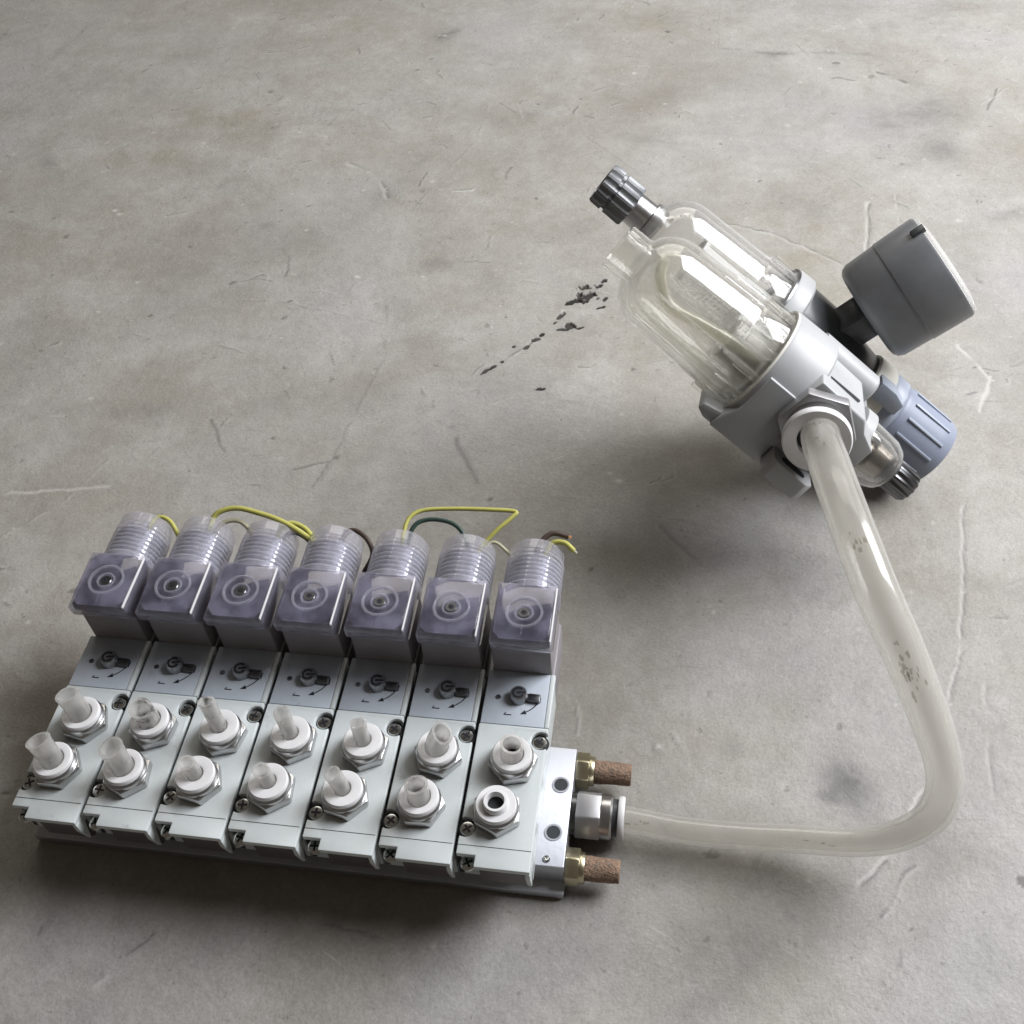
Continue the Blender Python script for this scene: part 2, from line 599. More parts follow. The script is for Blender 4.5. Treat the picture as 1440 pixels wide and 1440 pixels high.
# the broken-out crack beside the bowls
for (x, y, rx, ry, a, d) in ((105.9, 244.3, 2.6, .8, .9, 1.2), (109.0, 247.2, 2.0, .8, .8, 1.0), (112.6, 251.2, 1.1, .8, .7, .8),
                             (122.5, 262.0, 1.8, .8, .8, .9), (125.9, 267.6, 1.5, .9, .9, .9), (128.6, 271.5, 1.0, .6, .9, .7),
                             (136.0, 286.0, 2.6, 1.1, .9, 1.4), (133.6, 280.5, 1.2, .7, .9, .8), (140.8, 296.8, 3.0, 1.3, .7, 1.5),
                             (147.6, 302.0, 3.6, 2.9, .8, 2.2), (145.6, 308.6, 2.6, 1.7, .2, 1.6), (152.0, 309.0, 2.2, 1.0, .8, 1.2),
                             (154.2, 314.0, 1.6, 1.0, 1.0, .9), (140.7, 279.2, 2.3, 2.0, 1.4, 2.0), (138.2, 276.4, 2.6, .7, .2, .9),
                             (154.4, 293.4, 1.8, .7, .5, .9), (145.9, 277.6, 1.4, .5, .4, .7), (156.2, 300.2, 1.4, .7, 1.1, .9),
                             (132.7, 233.8, 1.7, .7, .2, .9), (116.8, 262.2, .8, .6, 0, .6)):
    pit(x, y, rx * 1.15, ry * 1.15, a, d * 0.5, rng.uniform(.86, 1.0))
    smear(x, y, rx * 1.6, ry * 2.2, a, 0.22)
scratch([(112, 251), (124, 265), (137, 287), (148, 303), (155, 314)], 0.8, 0.3, 0.5, 0.2, 0.42)
# long scratches and hairline cracks seen beside the hose and behind the gauge
scratch([(308.4, 182.7), (302.7, 135.2), (299.1, 111.1), (293.0, 87.3)], 0.64, 0.11, 0.62, 0.55, 0.25)
scratch([(282.2, 56.8), (274.1, 41.4)], 0.64, 0.10, 0.5, 0.75, 0.15)
scratch([(265.9, 28.1), (258.0, 18.8)], 0.64, 0.10, 0.7, 0.6)
scratch([(305.8, 95.7), (302.4, 53.6)], 0.64, 0.06, 0.4, 0.3, 0.4)
scratch([(302.4, 124.5), (316.8, 125.5)], 0.56, 0.06, 0.5, 0.2, 0.3)
scratch([(205, 368), (219.6, 363.3), (234.5, 358.5), (251.1, 347.9), (268.3, 333.7)], 0.64, 0.12, 0.8, 0.5, 0.15)
scratch([(285.1, 386.2), (282.0, 345.0)], 0.76, 0.14, 0.75, 0.55)
scratch([(300.3, 400), (299.2, 358.8)], 0.64, 0.05, 0.25, 0.3, 0.3)
scratch([(317.4, 275.9), (329.3, 255.4), (322.7, 234.7)], 0.72, 0.06, 0.2, 0.7, 0.12)
scratch([(-95, 152.5), (-72.2, 156.3), (-45, 161.5)], 0.72, 0.04, 0.0, 0.6, 0.2)
scratch([(2, 413), (17.4, 404.9), (29.3, 387.8), (31, 380)], 0.88, 0.12, 0.55, 0.45, 0.3)
scratch([(58.6, 391.2), (66, 389), (76, 390.5)], 0.72, 0.10, 0.7, 0.8, 0.2)
scratch([(300, 523), (306.7, 519.6), (315.3, 511.9)], 1.20, 0.12, 0.85, 0.2, 0.3)
scratch([(205, 552), (240, 546), (270, 547.7), (300, 545.3)], 1.60, 0.08, 0.4, 0.0, 0.35)
scratch([(33.2, 176.3), (43.2, 180.6), (47.6, 182.6)], 0.55, 0.05, 0.8, 0.1, 0.1)
scratch([(47.6, 182.6), (44.0, 168.0)], 0.5, 0.05, 0.7, 0.1, 0.1)
scratch([(96.5, 207.0), (104.0, 192.0), (113.0, 176.0)], 1.2, 0.05, 0.55, 0.0, 0.2)
scratch([(190, 158), (199, 148), (206, 140)], 0.9, 0.05, 0.5, 0.2, 0.25)
smear(10, 215, 16, 9, 0.7, 0.22)
smear(-60, 205, 40, 6, 0.1, 0.16)
smear(165, 75, 9, 14, 0.3, 0.22)
smear(232, 10, 14, 10, 0.3, 0.20)
smear(240, 545, 9, 4, 0.1, 0.5)
smear(315.8, 475, 30, 20, 0.4, 0.5)
smear(330, 440, 8, 14, 0.4, 0.30)
smear(256, 53, 8, 11, 0.5, 0.75)
smear(200, 20, 26, 12, 0.3, 0.30)
smear(182, 70, 18, 13, 0.6, 0.24)
smear(225, 105, 30, 16, 0.2, 0.22)
smear(170, -12, 20, 8, 0.2, 0.25)
smear(240, 140, 26, 12, 0.5, 0.18)
smear(249, 47, 3.5, 3, 0, 0.4)
smear(219, 62, 4, 3, 0, 0.25)
smear(190, 154, 5, 14, 0.4, 0.30)
smear(225, -2, 24, 10, 0.3, 0.30)
smear(29, 564, 9, 8, 0.6, 0.45)
smear(33, 570, 3, 9, 2.3, 0.5)
smear(-20, 330, 42, 16, 0.6, 0.16)
smear(-60, 300, 30, 40, 0.2, 0.12)
smear(60, 470, 60, 14, 2.9, 0.16)
smear(190, 500, 50, 12, 0.3, 0.14)
smear(330, 330, 22, 40, 0.2, 0.10)
for (x, y) in ((29.6, 309.6), (-119.8, 360.3), (171.6, 181.0), (155, 520), (29, 566), (-116, 357)):
    s = window(x - 3, x + 3, y - 3, y + 3)
    k = np.exp(-(((X[s] - x) / 1.5) ** 2 + ((Y[s] - y) / 1.0) ** 2))
    LITE[s] = np.maximum(LITE[s], 0.9 * k)
    H[s] += 0.5 * k
# everyday wear: short scuffs, specks, crumbs
for k in range(430):
    x, y = rng.uniform(-320, 415), rng.uniform(-70, 630)
    a = rng.uniform(0, PI)
    L = rng.gamma(1.6, 3.2)
    b = a + rng.normal(0, 0.5)
    p0, p1 = (x, y), (x + L * math.cos(a), y + L * math.sin(a))
    p2 = (p1[0] + L * .6 * math.cos(b), p1[1] + L * .6 * math.sin(b))
    scratch([p0, p1, p2], rng.uniform(0.42, 0.7), rng.uniform(0.0, 0.09), rng.uniform(0.1, .95) ** 1.3, rng.uniform(0.0, .4), rng.uniform(.1, .5))
for k in range(16):
    x, y = rng.uniform(-320, 415), rng.uniform(-70, 630)
    a = rng.uniform(0, PI)
    L = rng.uniform(25, 80)
    p1 = (x + L * math.cos(a), y + L * math.sin(a))
    p2 = (p1[0] + L * .5 * math.cos(a + .3), p1[1] + L * .5 * math.sin(a + .3))
    scratch([(x, y), p1, p2], 0.7, 0.08, rng.uniform(.1, .35), rng.uniform(0, .35), rng.uniform(.2, .5))
for k in range(420):
    x, y = rng.uniform(-320, 415), rng.uniform(-70, 630)
    r = rng.gamma(2.0, 0.32) + .4
    pit(x, y, r * .8, r * rng.uniform(.3, .7), rng.uniform(0, PI), rng.uniform(.05, .2), rng.uniform(.12, .5))
for k in range(300):
    x, y = rng.uniform(-320, 415), rng.uniform(-70, 630)
    r = rng.uniform(.5, 1.1)
    s = window(x - 3, x + 3, y - 3, y + 3)
    kk = np.exp(-(((X[s] - x) / r) ** 2 + ((Y[s] - y) / r / .8) ** 2))
    LITE[s] = np.maximum(LITE[s], rng.uniform(.3, .9) * kk)
    H[s] += .2 * kk
for k in range(70):
    smear(rng.uniform(-300, 400), rng.uniform(-60, 620), rng.uniform(4, 22), rng.uniform(3, 9), rng.uniform(0, PI), rng.uniform(.08, .32))
H = np.minimum(H, -0.05)

co = np.empty((NX * NY, 3), np.float32)
co[:, 0], co[:, 1], co[:, 2] = X.ravel() * MM, Y.ravel() * MM, H.ravel() * MM
jj, ii = np.meshgrid(np.arange(NY - 1), np.arange(NX - 1), indexing='ij')
v0 = (jj * NX + ii).ravel()
quads = np.stack([v0, v0 + 1, v0 + NX + 1, v0 + NX], 1).astype(np.int32)
fm = bpy.data.meshes.new('floor')
fm.vertices.add(len(co))
fm.vertices.foreach_set('co', co.ravel())
fm.loops.add(quads.size)
fm.loops.foreach_set('vertex_index', quads.ravel())
fm.polygons.add(len(quads))
fm.polygons.foreach_set('loop_start', np.arange(0, quads.size, 4, dtype=np.int32))
fm.polygons.foreach_set('use_smooth', np.ones(len(quads), bool))
fm.update()
at = fm.attributes.new('wear', 'FLOAT_COLOR', 'POINT')
wc = np.ones((NX * NY, 4), np.float32)
wc[:, 0], wc[:, 1], wc[:, 2] = DARK.ravel(), PIT.ravel(), LITE.ravel()
at.data.foreach_set('color', wc.ravel())

m, n, l, p = new_mat('trowelled_concrete')
tc = n.new('ShaderNodeTexCoord')


def noise(scale, detail=6, rough=0.6, loc=(0, 0, 0), dist=0.0):
    mp = n.new('ShaderNodeMapping')
    mp.inputs['Location'].default_value = loc
    nz = n.new('ShaderNodeTexNoise')
    nz.inputs['Scale'].default_value = scale
    nz.inputs['Detail'].default_value = detail
    nz.inputs['Roughness'].default_value = rough
    nz.inputs['Distortion'].default_value = dist
    l.new(tc.outputs['Object'], mp.inputs['Vector'])
    l.new(mp.outputs['Vector'], nz.inputs['Vector'])
    return nz.outputs['Fac']


def ramp(fac, p0, c0, p1, c1):
    r = n.new('ShaderNodeValToRGB')
    e = r.color_ramp.elements
    e[0].position, e[1].position = p0, p1
    e[0].color, e[1].color = (*c0, 1), (*c1, 1)
    l.new(fac, r.inputs['Fac'])
    return r.outputs['Color']


def mix(fac, a, b, mode='MIX'):
    x = n.new('ShaderNodeMixRGB')
    x.blend_type = mode
    for s_, q in ((x.inputs['Fac'], fac), (x.inputs['Color1'], a), (x.inputs['Color2'], b)):
        if isinstance(q, (int, float)):
            s_.default_value = q
        elif isinstance(q, tuple):
            s_.default_value = (*q, 1)
        else:
            l.new(q, s_)
    return x.outputs['Color']


base = ramp(noise(5, 5, .6), 0.38, (0.282, 0.264, 0.224), 0.60, (0.318, 0.311, 0.303))
base = mix(ramp(noise(30, 6, .65, (2, 5, 0)), 0.42, (0, 0, 0), 0.72, (1, 1, 1)), base, (0.370, 0.360, 0.342))
base = mix(ramp(noise(11, 8, .7, (7, 1, 0), .6), 0.48, (0, 0, 0), 0.74, (.65, .65, .65)), base, (0.218, 0.199, 0.168))
base = mix(ramp(noise(45, 8, .75, (1, 8, 2), .8), 0.56, (0, 0, 0), 0.74, (.42, .42, .42)), base, (0.185, 0.18, 0.178))
base = mix(0.5, base, ramp(noise(900, 3, .75), 0.3, (.70, .70, .70), 0.7, (1.2, 1.2, 1.2)), 'MULTIPLY')
base = mix(0.45, base, ramp(noise(180, 5, .7, (1, 1, 3)), 0.3, (.82, .82, .81), 0.7, (1.12, 1.12, 1.11)), 'MULTIPLY')


def streaks(angle, scale, loc, p0, p1, amount, col):
    mp = n.new('ShaderNodeMapping')
    mp.inputs['Rotation'].default_value = (0, 0, angle)
    m1 = n.new('ShaderNodeMapping')
    m1.inputs['Scale'].default_value = (1.0, 0.06, 1.0)
    m1.inputs['Location'].default_value = loc
    nz = n.new('ShaderNodeTexNoise')
    nz.inputs['Scale'].default_value = scale
    nz.inputs['Detail'].default_value = 3
    nz.inputs['Roughness'].default_value = 0.6
    nz.inputs['Distortion'].default_value = 0.25
    l.new(tc.outputs['Object'], mp.inputs['Vector'])
    l.new(mp.outputs['Vector'], m1.inputs['Vector'])
    l.new(m1.outputs['Vector'], nz.inputs['Vector'])
    a_ = ramp(nz.outputs['Fac'], p0, (0, 0, 0), p1, (amount,) * 3)
    g_ = ramp(noise(38, 4, .6, (loc[1] + 3, loc[0], 9)), 0.56, (0, 0, 0), 0.68, (1, 1, 1))
    return mix(1.0, a_, g_, 'MULTIPLY'), col


for q in (streaks(0.4, 420, (1, 2, 0), 0.66, 0.72, .5, (0.10, 0.097, 0.092)), streaks(1.5, 380, (5, 1, 0), 0.665, 0.72, .5, (0.10, 0.105, 0.10)),
          streaks(2.5, 460, (2, 7, 0), 0.66, 0.72, .5, (0.11, 0.115, 0.105)), streaks(1.0, 400, (8, 3, 0), 0.67, 0.73, .45, (0.46, 0.49, 0.46)),
          streaks(2.1, 360, (4, 9, 0), 0.67, 0.73, .45, (0.46, 0.49, 0.46))):
    base = mix(q[0], base, q[1])
base = mix(ramp(noise(330, 2, .5, (9, 9, 1)), 0.70, (0, 0, 0), 0.76, (.55, .55, .55)), base, (0.15, 0.145, 0.13))
atn = n.new('ShaderNodeAttribute')
atn.attribute_name = 'wear'
sep = n.new('ShaderNodeSeparateColor')
l.new(atn.outputs['Color'], sep.inputs['Color'])
base = mix(sep.outputs['Red'], base, (0.115, 0.112, 0.108))
base = mix(sep.outputs['Blue'], base, (0.50, 0.49, 0.46))
base = mix(sep.outputs['Green'], base, (0.022, 0.020, 0.017))
l.new(base, p.inputs['Base Color'])
rr = ramp(noise(24, 5, .6, (4, 4, 4)), 0.3, (.46, .46, .46), 0.7, (.66, .66, .66))
rr = mix(sep.outputs['Green'], rr, (1.0, 1.0, 1.0))
l.new(rr, p.inputs['Roughness'])
p.inputs['Specular IOR Level'].default_value = 0.35
hsum = n.new('ShaderNodeMath')
hsum.operation = 'ADD'
l.new(noise(520, 5, .7), hsum.inputs[0])
h2 = n.new('ShaderNodeMath')
h2.operation = 'MULTIPLY'
h2.inputs[1].default_value = 0.9
l.new(noise(160, 5, .6, (3, 2, 1)), h2.inputs[0])
l.new(h2.outputs[0], hsum.inputs[1])
bp = n.new('ShaderNodeBump')
bp.inputs['Strength'].default_value = 0.6
bp.inputs['Distance'].default_value = 0.00045
l.new(hsum.outputs[0], bp.inputs['Height'])
l.new(bp.outputs['Normal'], p.inputs['Normal'])
floor = obj('floor', fm, m)
floor['kind'] = 'structure'

# ------------------------------------------------------------------ aluminium manifold
PITCH = 23.0
ZM = 15.0                         # top of the manifold rail
man = thing('valve_manifold', 'silver aluminium manifold rail carrying the seven valves', 'manifold', (0, 0, 0))


def f_rail(bm):
    # cross-section (y, z): a step and a groove run along the front
    prof = [(3.6, 0), (3.6, 3.2), (7.4, 3.6), (8.6, 4.2), (7.2, 4.8), (7.2, ZM), (47.6, ZM), (47.6, 0)]
    add_prism(bm, prof, -6.5, 168.0, 'x')


part('rail', f_rail, M['alu'], man, 0.35)


def f_hole(bm):
    add_lathe(bm, [(0.0, 2.75), (0.25, 2.75), (0.25, 2.15), (0.06, 2.1), (0.06, 0)], 'z', seg=28)


def f_bore(bm):
    add_lathe(bm, [(0, 2.1), (0.12, 2.05), (0.12, 0)], 'z', seg=28)


for (x, y) in ((164.2, 34.3), (163.6, 18.1)):
    h = part('screw_hole', f_hole, M['alu'], man, loc=(x, y, ZM))
    part('bore', f_bore, M['hole'], h, loc=(0, 0, 0.05))
part('pin', lambda bm: add_lathe(bm, [(0, 1.1), (.5, 1.1), (.8, .8), (.8, .5), (.5, 0)], 'z', seg=20), M['zinc'], man, loc=(162.6, 9.4, ZM))


def hexa(r, rot=0.0):
    return [(r * math.cos(rot + PI / 3 * i), r * math.sin(rot + PI / 3 * i)) for i in range(6)]


def silencer(y, z, L):
    s = obj('silencer_plug', mesh('silencer_plug', lambda bm: add_prism(bm, hexa(5.9, .5), 0, 4.4, 'x'), 0.45), M['brass'], man, loc=(168.0, y, z))

    def f_collar(bm):
        add_lathe(bm, [(4.4, 4.8), (5.6, 4.8), (6.0, 4.5)], 'x', seg=28)

    def f_sinter(bm):
        rr = random.Random(int(y * 10))
        jit = [[rr.uniform(-.16, .16) for _ in range(28)] for _ in range(9)]
        prof = [(5.2, 0), (5.2, 3.9)] + [(5.2 + (L - 5.2) * k / 5, 3.9 - .08 * k) for k in range(1, 6)] + [(L + .35, 3.2), (L + .35, 0)]
        add_lathe(bm, prof, 'x', seg=28, rfun=lambda k, i, r: r + jit[k % 9][i])
    part('collar', f_collar, M['brass'], s)
    part('sintered_body', f_sinter, M['bronze'], s)


silencer(44.0, 7.6, 17.6)
silencer(11.0, 7.6, 16.4)

inlet = obj('inlet_fitting', mesh('inlet_fitting', lambda bm: add_prism(bm, hexa(8.0, .02), 1.6, 9.4, 'x'), 0.5), M['satin'], man, loc=(168.0, 28.2, 8.3))
part('washer', lambda bm: add_lathe(bm, [(0, 6.8), (1.7, 6.8)], 'x', seg=32), M['steel_dark'], inlet)
part('collar', lambda bm: add_lathe(bm, [(9.2, 6.9), (10.2, 7.1), (12.4, 7.1), (13.0, 6.6), (13.0, 5.0)], 'x', seg=36), M['nickel'], inlet)
part('gasket', lambda bm: add_lathe(bm, [(13.0, 6.0), (14.9, 5.8), (14.9, 4.4)], 'x', seg=32), M['black'], inlet)
part('release_ring', lambda bm: add_lathe(bm, [(14.8, 4.35), (14.8, 6.6), (15.2, 6.9), (16.4, 6.9), (16.8, 6.6), (16.8, 4.35)], 'x', seg=36, closed=True), M['ring'], inlet)

# ------------------------------------------------------------------ solenoid valves
W = 21.9


def arc(cx, cy_, r, a0, a1, nn=8):
    return [(cx + r * math.cos(math.radians(a0 + (a1 - a0) * k / nn)), cy_ + r * math.sin(math.radians(a0 + (a1 - a0) * k / nn))) for k in range(nn + 1)]


# everything in valve-local mm: x across, y away from the tab end, z above the manifold (0 = rail top)
ZT = 19.0


def f_base(bm):
    add_box(bm, 0.5, W - 0.5, 2.2, 63.0, 0.0, ZT - 2.4)


def f_cover(bm):
    poly = [(0, 0), (5.6, 0), (5.6, -3.5), (W, -3.5)]
    poly += [(W, 35.9)] + arc(W - 2.3, 38.7, 3.0, -42, -300, 10)[0:0]
    poly += [(W, 43.2), (0, 43.2)]
    # round screw seats: one bitten out of the left edge, one out of the right edge
    poly = [(0, 0), (5.6, 0), (5.6, -3.5), (W, -3.5)] + arc(W - 1.9, 38.7, 3.0, -50, -310, 14) + [(W, 43.2), (0, 43.2)] + arc(1.5, 8.4, 3.0, 120, -120, 14)
    add_prism(bm, poly, ZT - 2.2, ZT, 'z')


def f_seam(bm):
    add_box(bm, 0.25, W - 0.3, 2.7, 2.92, ZT - 0.01, ZT + 0.03)


def f_plate(bm):
    add_prism(bm, [(0.3, 43.35), (W - 1.6, 43.35), (W - 1.6, 62.9), (0.3, 62.9)], ZT - 2.2, ZT - 0.1, 'z')


def f_edge(bm):
    add_prism(bm, [(W - 1.5, 43.35), (W, 43.35), (W, 62.9), (W - 1.5, 62.9)], ZT - 2.2, ZT - 0.1, 'z')


def f_gasket(bm):
    add_box(bm, -0.9, W - 0.8, 2.4, 62.0, 0.4, ZT - 3.0)


def f_screw(bm):
    add_lathe(bm, [(0, 2.25), (0.8, 2.25), (1.1, 2.0), (1.2, 1.4), (1.2, 0)], 'z', seg=24)


def f_cross(bm):
    for a in (0, 1):
        w, L = .32, 1.5
        add_box(bm, *((-L, L, -w, w) if a == 0 else (-w, w, -L, L)), 0, 0.14 + 0.02 * a)


ME = {}
ME['base'] = mesh('base', f_base, 0.3)
ME['cover'] = mesh('cover', f_cover, 0.45)
ME['seam'] = mesh('seam', f_seam)
ME['plate'] = mesh('label_plate', f_plate, 0.2)
ME['edge'] = mesh('edge_strip', f_edge, 0.3)
ME['flange_end'] = mesh('end_flange', lambda bm: add_prism(bm, [(-3.4, ZT - 2.3), (-3.4, 13.0), (-1.6, 5.0), (0.2, 13.0), (1.7, 13.0), (1.7, ZT - 2.3)], W - 1.5, W - .05, 'x'), .25)
ME['shade_front'] = mesh('shaded_front_block', lambda bm: add_prism(bm, [(-1.2, ZT - 2.5), (-0.6, 3.0), (1.2, 0.2), (2.3, 0.2), (2.3, ZT - 2.5)], 6.2, W - 1.7, 'x'), .4)  # added block, carries the painted shade under the cover's front edge
ME['gasket'] = mesh('gasket', f_gasket)
ME['screw'] = mesh('screw', f_screw)
ME['cross'] = mesh('cross_slot', f_cross)


def f_override(bm):
    add_lathe(bm, [(0, 2.9), (2.6, 2.75), (3.0, 2.45), (3.0, 0)], 'z', seg=28)


def f_ovslot(bm):
    # a broken ring with a bar: the driver slot on the override
    o1 = arc(0, 0, 2.0, 40, 330, 18)
    i1 = arc(0, 0, 1.35, 330, 40, 18)
    add_prism(bm, o1 + i1, 0, 0.1, 'z')
    add_box(bm, -0.5, 2.2, -0.32, 0.32, 0, 0.12)


def f_lever(bm):
    add_prism(bm, [(2.3, -1.0), (3.6, -1.5), (6.9, -1.5), (6.9, 1.3), (3.6, 1.3), (2.3, .9)], 0, 1.3, 'z')


def f_arrow(bm):
    # curved double arrow and the figure 1 printed on the plate
    cx, cy_, r = -3.2, 1.6, 8.6
    o1 = arc(cx, cy_, r, -62, -22, 12)
    i1 = arc(cx, cy_, r - .34, -22, -62, 12)
    add_prism(bm, o1 + i1, 0, .05, 'z')
    for a, sgn in ((-22, 1), (-62, -1)):
        t = math.radians(a)
        px, py = cx + (r - .17) * math.cos(t), cy_ + (r - .17) * math.sin(t)
        tx, ty = -math.sin(t) * sgn, math.cos(t) * sgn
        nx, ny = math.cos(t), math.sin(t)
        add_prism(bm, [(px + nx * .75 - tx * .3, py + ny * .75 - ty * .3), (px + tx * 1.7, py + ty * 1.7), (px - nx * .75 - tx * .3, py - ny * .75 - ty * .3)], 0, .06, 'z')


def f_one(bm):
    # the figure 1, printed sideways
    add_prism(bm, [(-1.2, -.2), (1.2, -.2), (1.2, .16), (-1.2, .16)], 0, .05, 'z')
    add_prism(bm, [(-1.2, .14), (-.85, .14), (-.45, .75), (-.8, .75)], 0, .055, 'z')


def f_dot(bm):
    add_lathe(bm, [(0, .85), (.25, .8), (.25, .5), (.05, .45), (.05, 0)], 'z', seg=16)


ME['override'] = mesh('override_knob', f_override)
ME['ovslot'] = mesh('driver_slot', f_ovslot)
ME['lever'] = mesh('lever', f_lever, .25)
ME['arrow'] = mesh('arrow_print', f_arrow)
ME['one'] = mesh('figure_one', f_one)
ME['dot'] = mesh('dimple', f_dot)


def f_nut(bm):
    add_prism(bm, hexa(7.7), 0, 3.3, 'z')


def f_fcollar(bm):
    add_lathe(bm, [(3.1, 6.5), (3.6, 6.6), (4.6, 6.6), (5.1, 6.2), (5.1, 4.6)], 'z', seg=36)


def f_ring(bm):
    add_lathe(bm, [(4.8, 3.2), (4.8, 5.6), (5.3, 6.05), (6.5, 6.05), (6.9, 5.8), (6.9, 4.1), (6.3, 3.2)], 'z', seg=40, closed=True)


def f_ring_boss(bm):
    add_lathe(bm, [(6.5, 2.4), (6.5, 3.9), (8.8, 3.6), (9.0, 3.4), (9.0, 2.7), (7.0, 2.4)], 'z', seg=32, closed=True)


def f_portdark(bm):
    add_lathe(bm, [(6.0, 3.25), (6.2, 3.2), (6.2, 0)], 'z', seg=28)


ME['nut'] = mesh('hex_nut', f_nut, .55)
ME['fcollar'] = mesh('collar', f_fcollar)
ME['ring'] = mesh('release_ring', f_ring)


def ring_for(r):
    return lambda bm: add_lathe(bm, [(4.8, r), (4.8, 5.6), (5.3, 6.05), (6.5, 6.05), (6.9, 5.75), (6.95, r + .9), (6.7, r + .25), (6.2, r)], 'z', seg=40, closed=True)


ME['ring_big'] = mesh('release_ring', ring_for(3.5))
ME['ring_thin'] = mesh('release_ring', ring_for(2.5))
ME['boss'] = mesh('port_boss', f_ring_boss)
ME['portdark'] = mesh('port_bore', f_portdark)


def f_coil(bm):
    add_box(bm, 1.6, 20.8, 62.9, 83.0, 0.5, 33.0)


def f_coil_flange(bm):
    add_box(bm, 0.9, 21.4, 63.3, 84.5, 0.8, 17.0)


def f_plug(bm):
    # clear plug housing: box with a tapered overhanging nose
    prof = [(58.6, 37.6), (58.2, 42.0), (80.6, 43.0), (82.0, 37.0), (82.0, 32.6), (62.4, 32.6)]
    v = []
    add_prism(bm, prof, 2.4, 21.6, 'x')


def f_panel(bm):
    x0, x1, y0, y1, k = 3.2, 20.8, 59.3, 79.8, 2.4
    add_prism(bm, [(x0 + k, y0), (x1 - k, y0), (x1, y0 + k), (x1, y1 - k), (x1 - k, y1), (x0 + k, y1), (x0, y1 - k), (x0, y0 + k)], 42.3, 43.35, 'z')


def f_core(bm):
    add_box(bm, 3.0, 21.0, 60.0, 80.0, 38.0, 41.4)
    add_box(bm, 4.2, 19.8, 63.2, 79.0, 33.2, 38.6)


def f_pring(bm):
    add_lathe(bm, [(43.2, 6.0), (43.9, 5.8), (43.9, 5.3), (43.2, 5.0)], 'z', (12.0, 69.2, 0), 36, closed=True)
    add_lathe(bm, [(43.2, 3.1), (43.7, 2.95), (43.7, 2.5), (43.2, 2.3)], 'z', (12.0, 69.0, 0), 32, closed=True)


def f_pscrew(bm):
    add_lathe(bm, [(41.0, 2.0), (43.2, 2.0), (43.5, 1.7), (43.5, 0.9), (43.1, 0.7), (43.1, 0)], 'z', (12.0, 69.0, 0), 24)


def f_gland(bm):
    prof = [(79.5, 0), (79.5, 9.9), (82.2, 9.9), (82.4, 9.0)]
    y = 83.2
    for k in range(7):
        prof += [(y, 9.0), (y + .35, 9.6), (y + 1.15, 9.6), (y + 1.5, 9.0)]
        y += 1.75
    prof += [(95.8, 9.3), (99.2, 9.2), (99.8, 8.8), (99.8, 6.8), (95.0, 7.2), (94.4, 8.5), (80.5, 8.6), (80.5, 0)]
    add_lathe(bm, prof, 'y', (12.0, 0, 33.6), 44)


def f_gcore(bm):
    add_lathe(bm, [(81.0, 0), (81.0, 8.4), (93.6, 8.2), (93.6, 3.6), (90.0, 2.8), (90.0, 0)], 'y', (12.0, 0, 33.6), 28)


def f_gclaw(bm):
    for i in range(6):
        a = i * PI / 3 + .2
        c_, s_ = math.cos(a), math.sin(a)
        add_lathe(bm, [(94.4, 0), (94.4, 1.5), (98.8, 1.1), (98.8, 0)], 'y', (12.0 + 4.4 * c_, 0, 33.6 + 4.4 * s_), 8)


ME['coil'] = mesh('coil', f_coil, .8)
ME['flange'] = mesh('coil_flange', f_coil_flange, .6)
ME['plug'] = mesh('plug', f_plug, .55)
ME['panel'] = mesh('plug_lid', f_panel, .25)
ME['ridge'] = mesh('lid_ridge', lambda bm: add_box(bm, 21.0, 21.45, 59.0, 79.5, 42.2, 43.2), .12)
ME['mseam'] = mesh('mould_seam', lambda bm: add_box(bm, 11.9, 12.15, 60.0, 64.4, 43.3, 43.5), .04)
ME['core'] = mesh('terminal_block', f_core, .4)
ME['pring'] = mesh('lid_ring', f_pring)
ME['pscrew'] = mesh('plug_screw', f_pscrew)
ME['gland'] = mesh('cable_gland', f_gland, ang=25)
ME['gcore'] = mesh('gland_insert', f_gcore)
ME['gclaw'] = mesh('clamp_finger', f_gclaw)

# tube stubs: (kind, height, lean x, lean y); kinds: big 8 mm, thin 6 mm, cut flush
STUBS = [(('big', 9.5, -1.2, 0.8), ('big', 10.5, -0.6, 0.5)),
         (('bigd', 7.0, -0.4, -0.3), ('big', 10.0, -0.5, 0.6)),
         (('thind', 13.0, -0.8, 0.8), ('thin', 6.2, -0.9, 0.2)),
         (('thin', 11.0, -0.6, 0.5), ('thin', 5.8, -0.8, 0.3)),
         (('thin', 9.5, 0.0, 0.3), ('thin', 8.2, -1.6, 0.2)),
         (('big', 8.0, 2.6, 0.4), ('big', 7.2, 0.2, 0.0)),
         (('big', 5.6, 0.3, 0.2), ('none', 0, 0, 0))]
VLAB = ['solenoid valve at the free end of the row, two wide flared tube stubs',
        'solenoid valve second from the free end, short blackened stub and flared wide stub',
        'solenoid valve with a long thin stub spotted with black marks',
        'fourth solenoid valve from the inlet fitting, long thin clean stub and short thin stub',
        'third solenoid valve from the inlet fitting, two thin stubs of similar height',
        'second solenoid valve from the inlet fitting, wide stub leaning toward it',
        'solenoid valve at the inlet end of the row, one port without tube stub']
DIM = [rng.uniform(0, 6.28, 20) for _ in range(7)]

